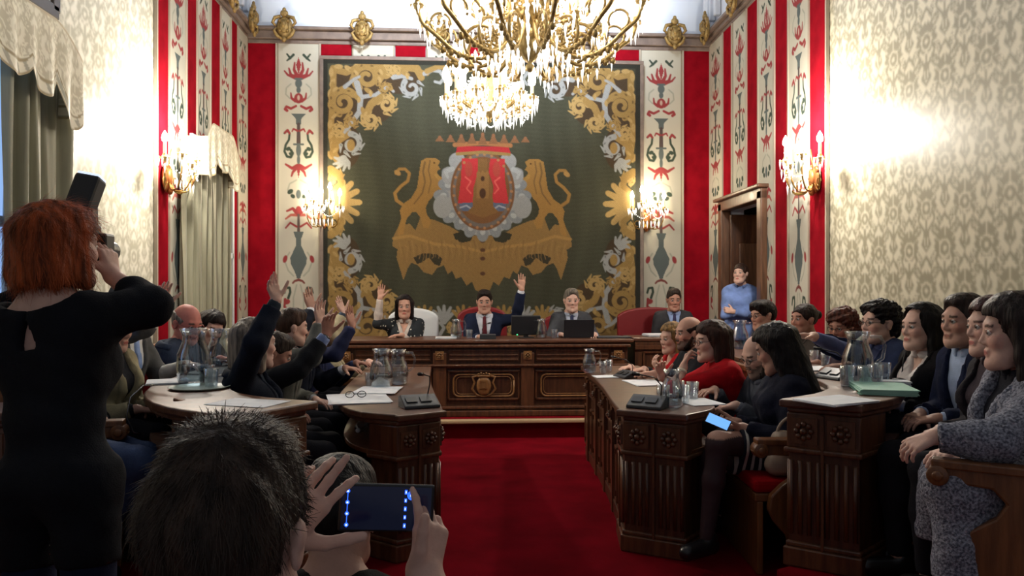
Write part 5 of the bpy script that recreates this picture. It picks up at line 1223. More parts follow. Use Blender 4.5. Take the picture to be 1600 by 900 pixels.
# ================================================================ THE PEOPLE OF THE SCENE
def arm(w, d, n=(1, 0, 0), **k): return dict(w=w, d=d, n=n, **k)
SK = (184, 142, 124); SK2 = (202, 164, 148); SK3 = (170, 124, 106)
def longfall(i, col):
    T_ = i["T"]; pr = [("c", T_(0, -.07, .03), T_(0, -.085, -.12), .062, .05, .03), ("c", T_(0, -.085, -.12), T_(0, -.075, -.27), .052, .04, .03), ("c", T_(-.05, -.05, .0), T_(-.055, -.05, -.16), .035, .03, .03), ("c", T_(.05, -.05, .0), T_(.055, -.05, -.16), .035, .03, .03)]
    lo, hi = bounds(pr, .02); g = Grid(lo, hi, .006); v, q = snet(field(g, pr, .03), g.lo, g.h); link("long_hair", fast_mesh("long_hair", disp(v, q, wob(v, .003, 110, 3, (1, 1, .2))), q), hair_mat(col), i["root"])
# --- dais, left to right
def floral(i): pass
person('seated woman in dark dotted cardigan raising her right hand at the dais', P(632, 480, 8.15), (0, -1), (0.05, -1, 0), floor=.17, fem=True, skin=SK, hair=('bob', (34, 24, 26), .92, .075), fine=.006, h=.015,
    top=dict(kind='jacket', col=(28, 34, 40), ck='dots', shirt=(206, 196, 188), v=.20, vw=.085, open=(.34, .50, .05), sleeve=.05), bottom=(30, 30, 36),
    arms=dict(R=arm(P(594, 466, 8.0), (.12, 0, 1), (0, -1, 0), elbow=P(590, 506, 8.05), spread=.08), L=dict(w=Vector((.0, .34, .26))+Vector((0, 0, .52)), loc=True, d=(.9, .2, 0), n=(0, 0, -1), curl=.3)))
person('man in navy suit and dark red tie raising his hand at the dais centre', P(757, 472, 8.15), (0, -1), (-.05, -1, -.1), floor=.17, skin=SK, hair=('neat', (38, 28, 24)), fine=.007, h=.014,
    top=dict(kind='jacket', col=(30, 38, 62), shirt=(214, 220, 232), tie=(92, 34, 44), v=.06, vw=.09), arms=dict(L=arm(P(815, 452, 8.0), (.02, 0, 1), (0, -1, 0), elbow=P(806, 498, 8.1), spread=.05, curl=.05), R=dict(w=Vector((.06, .40, .76)), loc=True, d=(-.5, .8, 0), n=(0, 0, -1), curl=.5)))
person('grey haired man in grey suit and blue tie behind the open laptop on the dais', P(893, 470, 8.15), (0, -1), (.0, -1, -.05), floor=.17, skin=SK2, hair=('short', (122, 114, 104)), fine=.007, h=.014,
    top=dict(kind='jacket', col=(74, 76, 82), shirt=(186, 196, 216), tie=(52, 60, 92), v=.14, vw=.07), arms=dict(R=dict(w=Vector((.15, .38, .78)), loc=True, d=(-.4, .9, 0), n=(0, 0, -1), curl=.4), L=dict(w=Vector((-.20, .38, .78)), loc=True, d=(.3, .9, 0), n=(0, 0, -1), curl=.3)))
person('man in charcoal suit in a wide red chair at the right of the dais', P(1053, 469, 8.5), (-.1, -1), (-.1, -1, -.1), floor=.17, skin=SK3, hair=('short', (64, 52, 46)), fine=.007, h=.015,
    top=dict(kind='jacket', col=(62, 62, 66), shirt=(150, 170, 214), tie=(56, 50, 84), v=.16, vw=.07), arms=dict(L='lap', R='lap'))
person('standing woman in light blue shirt with folded arms, by the doorway', P(1157, 428, 8.2), (-.35, -1), (-.7, -.8, .1), floor=.17, stand=True, fem=True, s=.93, skin=SK2, hair=('tied', (62, 42, 34)), fine=.007, h=.014,
    top=dict(kind='shirt', col=(126, 152, 212), sleeve=.92, off=.022, fold=.006, hem=-.14), bottom=(30, 34, 56), arms=dict(L='fold', R='fold'))
# --- front right row, facing the aisle
person('blonde woman in red dress farthest along the front right row', P(1050, 529, 6.1), (-1, -.15), (-1, -.35, -.1), fem=True, skin=SK2, hair=('bob', (150, 116, 72), .9), fine=.0065,
    top=dict(kind='sweater', col=(176, 24, 32), vneck=(.28, .50, .07), sleeve=.4), bottom=(40, 36, 44), arms=dict(L=arm(P(1030, 580, 5.9), (-.4, 0, .7), (0, .2, 1), curl=.7), R='desk'))
person('man with dark beard between the blonde woman and the woman in red sweater', P(1076, 521, 5.55), (-1, -.1), (-1, -.2, -.05), skin=SK, hair=('balding', (44, 34, 30)), beard=(42, 32, 28), fine=.006,
    top=dict(kind='sweater', col=(34, 36, 42), turtle=False), arms=dict(L='desk', R='desk'))
def watch(i):
    a = i['AR'][-1]; d = (a['el']-a['wr']).normalized(); b = MB(); c = a['wr']+d*.03; b.tube([c-d*.010, c+d*.010], .0325, 14); b.build('bracelet', mat('pale_strap', (206, 196, 180), .4), i['root'])
person('woman with dark brown bob and red sweater resting her chin on her hand', P(1112, 534, 4.9), (-1, .05), (-1, -.1, -.05), fem=True, lean=.30, skin=SK2, hair=('bob', (60, 36, 30), 1.0, .045), glasses=(60, 40, 44), hs=1.06, fine=.005, fat=1.12,
    top=dict(kind='sweater', col=(182, 18, 30), sleeve=.10, off=.022), bottom=(34, 30, 36), extra=watch,
    arms=dict(L=arm(P(1068, 574, 4.78), (.30, .35, .6), (.6, 0, .3), elbow=P(1052, 611, 4.72), curl=.7), R=arm(P(1034, 590, 5.05), (-.2, -.2, 1), (0, -1, 0), curl=.6, elbow=P(1062, 605, 5.1))))
person('balding bearded man with glasses in grey jacket, behind the long haired woman', P(1186, 556, 4.55), (-1, -.1), (-1, -.25, -.35), lean=.32, skin=SK2, hair=('balding', (96, 84, 76)), beard=(92, 80, 72), glasses=(50, 46, 44), fine=.005, hs=1.05,
    top=dict(kind='jacket', col=(74, 78, 88), shirt=(96, 100, 112), v=.12), arms=dict(L=arm(P(1150, 634, 4.33), (-1, .2, -.15), (0, 0, -1), curl=.5), R='desk'))
person('woman with long black hair, navy top and striped skirt in the front right row', P(1212, 545, 4.05), (-1, .12), (-1, .55, -.45), fem=True, lean=.14, skin=SK, hair=('long', (24, 19, 20), 1.05), hs=1.05, fine=.005,
    top=dict(kind='sweater', col=(24, 27, 44), off=.024, fold=.007, hem=-.02), bottom=None, skirt=(24, 26, 38), tights=(58, 42, 46), knees=(P(1112, 718, 4.05), P(1122, 692, 3.85)), ankle=(P(1098, 806, 4.15), P(1104, 838, 3.85)), shoes=(20, 18, 22),
    arms=dict(L=arm(P(1160, 668, 3.93), (-1, .25, .05), (0, .2, 1), curl=.75), R=arm(P(1150, 660, 4.15), (-1, -.1, -.1), (0, -.5, .5), curl=.6)))
# --- back right row
person('person with glasses and black fringe at the far end of the back right row', P(1192, 493, 6.15), (-1, -.1), (-1, -.25, -.1), floor=.14, skin=SK, hair=('fringe', (30, 24, 24)), glasses=(30, 26, 26), fine=.006,
    top=dict(kind='jacket', col=(30, 32, 42), shirt=(60, 60, 70)), arms=dict(L='lap', R='lap'))
person('woman with dark hair in a bun in front of the red wall strip', P(1256, 500, 5.75), (-1, -.1), (-1, -.3, .05), floor=.14, fem=True, skin=SK3, hair=('bun', (46, 32, 28)), fine=.006,
    top=dict(kind='jacket', col=(66, 60, 56), shirt=(80, 74, 70)), arms=dict(L='desk', R='desk'))
person('woman with curly auburn hair and glasses behind the pointing man', P(1316, 511, 5.3), (-1, -.2), (-1, -.6, -.2), floor=.14, fem=True, skin=SK3, hair=('curlybob', (96, 52, 40), 1, .04), glasses=(40, 30, 30), fine=.006,
    top=dict(kind='sweater', col=(52, 40, 50)), arms=dict(L='desk', R='desk'))
person('curly haired man with glasses in blue jacket pointing with his outstretched arm', P(1374, 506, 4.6), (-1, -.12), (-1, -.15, .05), floor=.14, skin=SK2, hair=('curly', (26, 21, 22)), glasses=(24, 22, 24), fine=.005, hs=1.06, fat=1.15,
    top=dict(kind='jacket', col=(44, 54, 84), shirt=(96, 106, 150), v=.2, off=.026), arms=dict(R=arm(P(1272, 526, 4.55), (-1, -.05, .08), (0, -.3, -1), curl=.12, pole=(0, -.2, -1)), L='desk'))
person('woman with long black hair, black jacket and white blouse in the back right row', P(1440, 512, 4.05), (-1, -.10), (-1, -.12, .02), floor=.14, fem=True, skin=SK2, hair=('mid', (24, 19, 19), 1.0, .088), fine=.005, hs=1.03,
    top=dict(kind='jacket', col=(26, 24, 27), shirt=(222, 214, 210), v=-.05, vw=.09, open=(.36, .50, .05), off=.026), bottom=(30, 28, 34), arms=dict(L='lap', R='lap'),
    extra=lambda i: longfall(i, (24, 19, 19)))
person('short haired man in navy suit and pale blue shirt, second from the right edge', P(1507, 503, 3.6), (-1, -.05), (-1, -.08, 0), floor=.14, skin=SK, hair=('short', (62, 48, 42)), fine=.0045, hs=1.05,
    top=dict(kind='jacket', col=(30, 36, 62), shirt=(178, 194, 224), v=.04, vw=.07, off=.026), bottom=(28, 28, 36), arms=dict(L=arm(P(1466, 655, 3.42), (-1, .3, -.1), (0, .1, -1), curl=.5), R='lap'))
person('woman with long reddish brown hair beside the woman in grey tweed', P(1552, 512, 3.15), (-1, .05), (-1, .1, 0), floor=.14, fem=True, skin=SK2, hair=('long', (74, 40, 38), 1.0, .06), fine=.0045, hs=1.02,
    top=dict(kind='jacket', col=(34, 30, 36), shirt=(70, 60, 66)), arms=dict(L='lap', R='lap'))
def coat_tail(i):
    a, b_ = i['L'][-1], i['L'][1]; ka, kb = a[1], b_[1]; dn = Vector((0, 0, -1))
    q = [('c', a[0], ka+Vector((0, .0, .01)), .115, .085), ('c', b_[0], kb+Vector((0, .0, .01)), .115, .085)]
    for (hj, kn, o) in ((a[0], ka, -.03), (b_[0], kb, .03)):
        for f_, l_ in ((1.0, .34), (.8, .36), (.55, .34)): p = hj+(kn-hj)*f_; q.append(('c', p+Vector((o, 0, 0)), p+Vector((o*1.6, .02, -l_)), .07, .062))
    F = i['smin'](field(i['g'], q, .06), np.maximum(i['Ft'], i['tt']-.05), .05)-.012; F = np.maximum(F, np.broadcast_to(.26-i['g'].P()[2], i['g'].n)); i['garment']('coat_skirt', F, cloth((78, 80, 92), .95, 'tweed'), .008, 22, 9)
person('woman in long grey tweed coat with dark bobbed hair at the right edge', P(1588, 520, 2.72), (-1, .10), (-1, .45, -.05), floor=.14, fem=True, skin=SK2, hair=('mid', (50, 40, 38), 1.05, .05), fine=.0045, hs=1.07, s=1.06, fat=1.1, knees=(P(1490, 765, 2.62), P(1478, 752, 2.95)), ankle=(P(1492, 905, 2.66), P(1480, 900, 2.98)),
    top=dict(kind='jacket', col=(78, 80, 92), ck='tweed', shirt=(40, 40, 48), v=.2, off=.036, sleeve=.96, fold=.008), bottom=(30, 28, 34), extra=coat_tail,
    arms=dict(L=arm(P(1462, 682, 2.62), (-1, .3, -.5), (0, .4, -1), curl=.6, elbow=P(1560, 690, 2.52)), R='lap'))
# --- front left row, facing the aisle, hands raised
person('grey blonde woman in dark navy suit raising her arm, nearest in the front left row', P(399, 538, 4.25), (1, .05), (1, .75, -.05), fem=True, lean=.05, skin=SK2, hair=('bob', (150, 138, 124), 1.0), fine=.005, hs=1.08,
    top=dict(kind='jacket', col=(24, 30, 44), shirt=(40, 50, 60), off=.026, sleeve=.82), arms=dict(R=arm(P(432, 470, 4.08), (-.28, .1, 1), (.6, -.6, .25), curl=(.1, .25, .4, .55), spread=.07), L=arm(P(462, 664, 4.42), (.6, -.3, -.5), (0, 0, -1), curl=.5)))
def band(i):
    a = i['AR'][1]; d = (a['el']-a['wr']).normalized(); b = MB(); c = a['wr']+d*.012; b.tube([c-d*.010, c+d*.010], .031, 14); b.build('wristwatch', BLACK, i['root'])
person('man leaning forward in dark jacket with pale blue cuff, raising a curled hand', P(430, 553, 4.75), (1, 0), (1, .25, -.45), lean=.42, skin=SK3, hair=('short', (66, 54, 46)), fine=.0055, extra=band,
    top=dict(kind='jacket', col=(34, 36, 40), shirt=(150, 170, 220), off=.024, sleeve=.80), arms=dict(R=arm(P(510, 524, 4.62), (.12, 0, 1), (.5, -.8, 0), curl=(.25, .6, .7, .6), spread=.08), L='lap'))
person('brown haired man in grey jacket raising his hand, behind the leaning man', P(457, 512, 5.25), (1, 0), (1, .5, -.1), lean=.2, skin=SK2, hair=('short', (70, 50, 38)), fine=.006,
    top=dict(kind='jacket', col=(104, 104, 98), shirt=(170, 172, 176), off=.024, sleeve=.9), arms=dict(R=arm(P(500, 506, 5.1), (-.05, 0, 1), (.7, -.7, 0), curl=.2, spread=.08), L='lap'))
person('man in dark suit with white cuff raising his hand above the grey sleeve', P(476, 512, 5.75), (1, 0), (1, .4, 0), lean=.15, skin=SK, hair=('short', (40, 32, 28)), fine=.0065,
    top=dict(kind='jacket', col=(26, 30, 44), shirt=(222, 226, 236), sleeve=.85), arms=dict(R=arm(P(487, 484, 5.6), (-.25, 0, 1), (.7, -.7, 0), curl=.1), L='desk'))
person('man in deep blue jacket with dotted pattern raising a reddish hand, towards the far end', P(494, 520, 6.2), (1, 0), (1, .4, -.1), lean=.12, skin=SK3, hair=('short', (54, 40, 34)), fine=.0065,
    top=dict(kind='jacket', col=(36, 42, 74), shirt=(60, 70, 100), ck='plain', sleeve=.92), arms=dict(R=arm(P(550, 510, 6.0), (-.2, 0, 1), (.7, -.6, 0), curl=.1), L='desk'))
person('woman in cream jacket raising her hand, at the far end of the front left row', P(516, 524, 6.6), (1, 0), (1, .3, -.1), fem=True, lean=.1, skin=SK2, hair=('bob', (70, 50, 36)), fine=.007,
    top=dict(kind='jacket', col=(186, 176, 146), shirt=(60, 70, 86), sleeve=.85), arms=dict(R=arm(P(536, 490, 6.45), (-.35, 0, 1), (.7, -.6, 0), curl=.05), L='desk'))
# --- back left row
person('bald man with glasses in slate blue jacket in the back left row', P(292, 506, 5.35), (1, -.05), (1, -.62, -.35), floor=.14, lean=.2, skin=(190, 120, 108), hair=('balding', (150, 140, 132)), glasses=(120, 40, 36), fine=.005, hs=1.08,
    top=dict(kind='jacket', col=(56, 66, 86), shirt=(70, 80, 100)), arms=dict(L='desk', R='desk'))
person('dark haired woman leaning in beside the bald man', P(330, 512, 5.85), (1, -.2), (.8, -.95, -.45), floor=.14, fem=True, lean=.18, skin=SK2, hair=('mid', (34, 24, 24), .95, .05), fine=.0055, roll=.25,
    top=dict(kind='sweater', col=(30, 26, 30)), arms=dict(L='desk', R='desk'))
person('person in grey waistcoat and pale blue tie with raised forearm, half behind the photographer', P(203, 470, 4.65), (1, -.1), (1, -.1, 0), floor=.14, skin=SK2, hair=('short', (80, 70, 60)), fine=.0055,
    top=dict(kind='jacket', col=(92, 92, 92), shirt=(226, 226, 222), tie=(150, 176, 226), v=-.02, vw=.10, sleeve=.05), bottom=(40, 42, 50), arms=dict(R=arm(P(252, 482, 4.45), (.1, 0, 1), (.6, -.6, 0), curl=.3, elbow=P(226, 512, 4.38)), L='desk'))
def strap(i):
    b = MB(); p = [i['at'](.11, .115, .40*i['k']), i['at'](.06, .135, .25*i['k']), i['at'](-.02, .125, .10*i['k'])]; b.tube(p, .012, 8); b.build('shoulder_strap', BLACK, i['root'])
person('dark haired person in beige jacket with black strap, seated beside the grey waistcoat', P(176, 512, 4.15), (1, -.25), (1, -.2, -.2), floor=.14, fem=True, skin=SK, hair=('mid', (30, 22, 22)), fine=.0055,
    top=dict(kind='jacket', col=(158, 148, 118), shirt=(40, 40, 44), v=.1, off=.026), arms=dict(L='lap', R='lap'), extra=strap)
person('seated person in blue jeans and dark jacket hidden behind the photographer', P(92, 500, 3.72), (1, -.45), (1, 0, 0), floor=.14, skin=SK, hair=('short', (40, 34, 30)), fine=.0055,
    top=dict(kind='jacket', col=(30, 30, 34), shirt=(60, 60, 66)), bottom=(62, 78, 112), knees=(P(226, 716, 3.55), P(214, 722, 3.3)), arms=dict(L='lap', R='lap'))
person('seated person in pale grey and beige top at the left edge of the picture', P(-42, 470, 3.42), (1, -.1), (1, -.1, 0), floor=.14, skin=SK, hair=('short', (70, 60, 54)), fine=.0055, fat=1.15,
    top=dict(kind='sweater', col=(150, 140, 128)), arms=dict(L='lap', R='lap'))
# --- the photographer
def keyhole(rr, ff, tt, k, n):
    t1 = tt/k; wv = np.clip((.44-t1)/.10, 0, 1)*.028+.004
    return np.maximum.reduce([np.broadcast_to(np.abs(rr)-wv, n), np.broadcast_to(ff, n), np.broadcast_to(.345-t1, n), np.broadcast_to(t1-.445, n)])
def scoop(rr, ff, tt, k, n):
    t1 = tt/k; return np.broadcast_to((np.sqrt((rr/.12)**2+((t1-.51)/.06)**2)-1)*.05, n)
hpos = P(95, 388, 2.3)
person('red haired woman photographer standing with her back to us, black top and jeans', hpos, (.22, 1), (.62, 1, .05), stand=True, fem=True, skin=SK2, hair=('bob', (186, 88, 42), 1.10, .06, -.085), fine=.004, h=.011, hs=1.02, s=.98, fat=.84, side=-.12, strands=(7000, .045, .002),
    top=dict(kind='blouse', col=(22, 24, 30), cuts=[keyhole, scoop], sleeve=.45, off=.022, hem=-.24, fold=.005), bottom=(30, 38, 66), shoes=(30, 28, 30),
    arms=dict(R=arm(P(176, 432, 2.42), (-.25, .1, 1), (-.9, .3, 0), curl=.8, elbow=P(236, 480, 2.32)), L=arm(P(112, 430, 2.52), (.4, .1, 1), (.5, .3, .3), curl=.7, elbow=P(-30, 505, 2.42))))
# camera with flash
t = empty('camera_with_flash', P(138, 390, 2.48)); tag(t, 'black camera with tall flash held up by the red haired photographer', 'camera')
Rf = Matrix.Rotation(-.05, 3, 'Z')
b = MB(); b.box((0, 0, 0), (.14, .06, .10), Rf); b.box((0, .0, .06), (.06, .055, .035), Rf); b.build('body', BLACK, t, bevel=.008)
b = MB(); b.tube([Rf @ Vector((0, .03, 0)), Rf @ Vector((0, .13, 0))], .036, 18); b.build('lens', DGREY, t)
b = MB(); b.box((.0, 0, .105), (.045, .04, .06), Rf); b.build('flash_foot', BLACK, t, bevel=.005)
Rt = Rf @ Matrix.Rotation(.18, 3, 'Y') @ Matrix.Rotation(-.3, 3, 'X')
b = MB(); b.box((-.008, 0, .175), (.078, .06, .115), Rt); b.build('flash_head', mat('matt_black', (32, 34, 36), .55), t, bevel=.01)
b = MB(); b.box(Vector((-.008, 0, .175))+Rt @ Vector((0, 0, .060)), (.066, .05, .006), Rt); b.build('flash_window', mat('flash_diffuser', (205, 220, 245), .4, emis=1.2), t)
# --- foreground: man filming with a phone, and a crouching figure ahead of him
FH = P(362, 838, .97)
person('dark haired man in pale blue shirt seen from behind, filming with his phone', FH, (.12, 1), (.10, 1, .0), skin=SK2, hair=('short', (62, 48, 39)), fine=.0035, h=.011, hs=1.0, s=1.10, side=.06, strands=(12000, .020, .0012),
    top=dict(kind='shirt', col=(150, 166, 182), sleeve=.75), bottom=(34, 38, 50),
    arms=dict(L=arm(P(432, 850, 1.17), (.42, .10, .62), (.35, 1, 0), curl=(.32, .05, .35, .5), spread=.10, thumb=(.45, .95, .3), hs=.88, pole=(-1, -.4, -1)), R=arm(P(664, 908, 1.235), (.12, .16, 1), (-.75, .65, .0), hs=.86, curl=(.25, .6, .8, .9), spread=.03, thumb=(.95, .42, -.55), pole=(1, -.3, -1))))
pc = P(604, 793, 1.25)
t = empty('smartphone', pc); tag(t, 'smartphone held sideways by the man filming in the foreground', 'phone'); t.rotation_euler = (0, math.radians(3.2), math.radians(4))
b = MB(); b.box((0, 0, 0), (.152, .009, .077)); b.build('case', BLACK, t, bevel=.004)
b = MB(); b.box((0, -.0052, 0), (.142, .001, .069)); b.build('screen', mat('dim_screen', (10, 13, 34), .15, emis=.5), t)
b = MB(); blue = mat('screen_blue', (40, 90, 235), .3, emis=2.2); wht = mat('screen_white', (190, 210, 255), .3, emis=2.0)
for k in range(4): b.ball((-.062, -.0062, .027-.018*k), (.0034, .0008, .0034), 8)
b.box((-.062, -.0058, 0), (.0012, .0006, .062)); b.build('screen_icons_left', blue, t)
b = MB()
for k in range(5): b.box((.030, -.0062, .027-.0135*k), (.0040, .0008, .007-.001*(k % 2)))
b.ball((.040, -.0062, .022), (.008, .0008, .008), 14); b.ball((.051, -.0062, .016), (.002, .0008, .002), 8); b.build('screen_icons_right', blue, t)
b = MB()
for k in range(4): b.ball((-.062, -.0072, .027-.018*k), (.0016, .0006, .0016), 8)
b.ball((.040, -.0074, .022), (.0034, .0006, .0034), 10)
for k in range(5): b.box((.030, -.0070, .027-.0135*k), (.0016, .0006, .0034))
b.build('screen_symbols', wht, t)
person('dark haired figure in black crouching low beyond the phone, face hidden', P(530, 806, 1.72), (.05, 1), (.1, 1, -.2), seat=.26, skin=SK, hair=('short', (30, 25, 23)), fine=.005, lean=.35,
    top=dict(kind='jacket', col=(20, 19, 20), shirt=(30, 30, 32)), bottom=(24, 22, 24), arms=dict(L='lap', R='lap'))
def simple_chair(x, y, sh, label):
    t = empty('folding_chair', (x, y, 0)); tag(t, label, 'chair'); b = MB(); b.box((0, 0, sh-.02), (.42, .40, .035)); b.build('seat', BLACK, t, bevel=.01)
    b = MB(); b.box((0, -.21, sh+.30), (.40, .025, .2)); b.build('backrest', BLACK, t, bevel=.01)
    for sx in (-1, 1):
        for sy in (-1, 1): b = MB(); b.tube([(sx*.19, sy*.17, sh-.03), (sx*.2, sy*.2, 0)], .011, 8); b.build('leg', STEEL, t)
        b = MB(); b.tube([(sx*.19, -.19, sh-.03), (sx*.19, -.215, sh+.38)], .011, 8); b.build('back_post', STEEL, t)
simple_chair(FH.x-.02, .90, .36, 'black chair under the man filming with the phone')

# ================================================================ THINGS ON THE DESKS
def pitcher(loc, label, s=1, rz=0, fill=.6):
    t = empty('water_pitcher', loc, rz); tag(t, label, 'pitcher', 'glass water pitchers'); t.scale = (s, s, s)
    b = MB(); b.lathe([(0, .002), (.045, .002), (.056, .012), (.062, .06), (.058, .11), (.040, .155), (.038, .175), (.050, .205), (.047, .205), (.035, .176), (.037, .155), (.055, .11), (.059, .06), (.053, .014), (0, .008)], n=20); b.build('jug', GLASS, t)
    b = MB(); b.tube([(.046, 0, .185), (.085, 0, .185), (.10, 0, .15), (.092, 0, .10), (.062, 0, .075)], .007, 8); b.build('handle', GLASS, t)
    b = MB(); b.lathe([(0, .012), (.052, .014), (.057, .06), (.056, .012+.1*fill), (0, .012+.1*fill)], n=18); b.build('water', WATER, t)
def tumbler(loc, label, s=1):
    t = empty('drinking_glass', loc); tag(t, label, 'glass', 'drinking glasses on the desks'); t.scale = (s, s, s)
    b = MB(); b.lathe([(0, .002), (.027, .002), (.034, .09), (.0315, .09), (.025, .010), (0, .010)], n=16); b.build('bowl', GLASS, t)
def sheet(loc, w, d, rz, label, n=1, m=None, th=.0012, cat='paper', name='paper_sheet'):
    t = MB(); r = random.Random(int(loc[0]*1000))
    for k in range(n):
        R = Matrix.Rotation(r.uniform(-.06, .06) if k else 0, 3, 'Z'); t.box((r.uniform(-.006, .006) if k else 0, 0, th*(k+.5)), (w, d, th*.9), R)
    o = t.build(name, m or PAPER); o.location = (loc[0], loc[1], loc[2]+.001); o.rotation_euler = (0, 0, rz); tag(o, label, cat); return o
def conf_unit(loc, rz, label, s=1):
    t = empty('conference_unit', loc, rz); tag(t, label, 'microphone unit'); t.scale = (s, s, s)
    b = MB(); pr = [(-.07, 0), (.07, 0), (.07, .06), (.035, .066), (-.07, .018)]
    vs = [(-.10, y, z) for y, z in pr]+[(.10, y, z) for y, z in pr]; n = 5
    b.add(vs, [tuple(range(n)), tuple(range(2*n-1, n-1, -1))]+[(i, n+i, n+(i+1) % n, (i+1) % n) for i in range(n)]); b.build('housing', DGREY, t, bevel=.006)
    b = MB(); Rr = Matrix.Rotation(.43, 3, 'X')
    for x in (-.05, .03): b.box((x, -.02, .046), (.06, .05, .004), Rr)
    b.build('speaker_grille', BLACK, t)
    b = MB(); b.tube([(.06, .04, .06), (.07, .03, .12), (.05, -.03, .17), (-.01, -.10, .19)], .0035, 8); b.build('gooseneck', BLACK, t); b = MB(); b.tube([(-.01, -.10, .19), (-.04, -.13, .195)], .010, 10); b.build('microphone', BLACK, t)
Z1, Z2, ZD = .765, .905, .925
# front left desk
sheet(G(560, 624, Z1), .34, .42, .2, 'pile of white printed papers on the front left desk', 6)
sheet(G(590, 610, Z1+.008), .26, .34, -.1, 'loose white sheets beside the pitchers on the front left desk', 3)
t = empty('eyeglasses', G(556, 622, Z1+.012), .2); tag(t, 'black framed eyeglasses folded on the white papers', 'glasses')
b = MB()
for sx in (-1, 1): b.tube([(sx*.034+.024*math.cos(a), 0, .022+.018*math.sin(a)) for a in np.linspace(0, 2*PI, 17)], .0025, 6); 
b.tube([(-.011, 0, .024), (.011, 0, .024)], .0025, 6); b.build('rims', BLACK, t)
for sx in (-1, 1): b = MB(); b.tube([(sx*.058, 0, .026), (sx*.05, .09, .010), (sx*.03, .13, .004)], .002, 6); b.build('temple', BLACK, t)
pitcher(G(596, 606, Z1), 'glass water pitcher with white highlights on the front left desk', 1.25, 1)
pitcher(G(622, 600, Z1), 'second glass pitcher beside it, nearer the aisle, on the front left desk', 1.15, 0)
tumbler(G(578, 604, Z1), 'drinking glass left of the pitchers on the front left desk')
conf_unit(G(655, 636, Z1), .35, 'dark conference microphone unit on the aisle corner of the front left desk', 1.0)
t = empty('water_bottle', (-.62, 4.62, Z1-.19)); tag(t, 'clear plastic bottle lying in the shelf of the front left desk', 'bottle')
Rb = Matrix.Rotation(PI/2, 3, 'X'); b = MB(); b.lathe([(0, 0), (.03, .0), (.032, .1), (.028, .15), (.011, .18), (.011, .2)], (0, 0, .034), 14, R=Rb); b.build('bottle', GLASS, t); b = MB(); b.lathe([(.013, .2), (.013, .22), (0, .22)], (0, 0, .034), 12, R=Rb); b.build('cap', PAPER, t)
# back left desk
sheet(G(388, 630, Z2), .30, .21, -.35, 'single white sheet on the near end of the back left desk', 2)
sheet(G(262, 598, Z2), .20, .22, .3, 'small pile of papers before the beige jacket on the back left desk', 8)
pitcher(G(303, 600, Z2), 'large glass pitcher on the back left desk before the bald man', 1.45, 2.2)
pitcher(G(344, 588, Z2), 'glass pitcher on the back left desk nearer the grey blonde woman', 1.35, .4)
tumbler(G(322, 600, Z2), 'drinking glass between the two pitchers of the back left desk', 1.1); tumbler(G(330, 606, Z2), 'drinking glass just before the two pitchers of the back left desk', 1.1)
t = empty('serving_tray', G(312, 607, Z2)); tag(t, 'pale oval tray under the glasses on the back left desk', 'tray'); b = MB(); b.lathe([(0, .002), (.13, .002), (.15, .012), (.146, .012), (.128, .005), (0, .005)], n=28); b.build('dish', mat('pale_tray', (176, 190, 176), .3), t)
t = empty('microphone_cable', G(238, 606, Z2)); tag(t, 'thin grey cable hanging over the left edge of the back left desk', 'cable'); b = MB(); b.tube([(0, .02, .01), (-.02, -.06, .02), (-.05, -.14, -.03), (-.06, -.16, -.12), (-.03, -.15, -.20), (.03, -.13, -.22)], .004, 7); b.build('cord', STEEL, t)
# presidential desk
yd = 7.70
def D_(u, y=yd): return (ray(u)*y, y, ZD)
sheet(D_(697), .20, .16, .05, 'stack of white papers left of the centre on the presidential desk', 14)
pitcher(D_(713), 'glass carafe left of the centre on the presidential desk', .95); tumbler(D_(733), 'drinking glass left of the man with red tie')
tumbler(D_(866), 'drinking glass left of the open laptop'); pitcher(D_(846, 7.72), 'glass pitcher left of the open laptop on the presidential desk', .95, 2.6)
conf_unit(D_(762, 7.64), PI, 'black microphone unit before the man with red tie', .8)
t = empty('computer_monitor', D_(822, 7.75)); tag(t, 'back of a black monitor beside the raised arm on the presidential desk', 'monitor')
b = MB(); b.box((0, .02, .13), (.30, .03, .20)); b.build('screen', BLACK, t, bevel=.01); b = MB(); b.box((0, .03, .02), (.05, .03, .06)); b.box((0, .03, .005), (.16, .1, .01)); b.build('stand', BLACK, t, bevel=.004); b = MB(); b.ball((-.09, .0, .035), .006, 8); b.build('power_light', mat('green_led', (60, 230, 120), .3, emis=4), t)
t = empty('laptop', D_(904, 7.74)); tag(t, 'dark open laptop seen from the back on the presidential desk', 'laptop')
b = MB(); b.box((0, .10, .008), (.31, .21, .014)); b.build('keyboard_base', BLACK, t, bevel=.003); b = MB(); b.box((0, -.03, .095), (.31, .008, .19), Matrix.Rotation(.22, 3, 'X')); b.build('lid', mat('laptop_lid', (34, 36, 42), .4), t, bevel=.003)
sheet(D_(958, 7.8), .34, .24, 0, 'dark folder lying at the right end of the presidential desk', 3, mat('dark_folder', (58, 62, 70), .5), .004, 'folder', 'folder')
sheet((ray(1032)*7.95, 7.93, .93), .34, .22, .1, 'pale papers on the side desk before the man in charcoal suit', 8, None, .003)
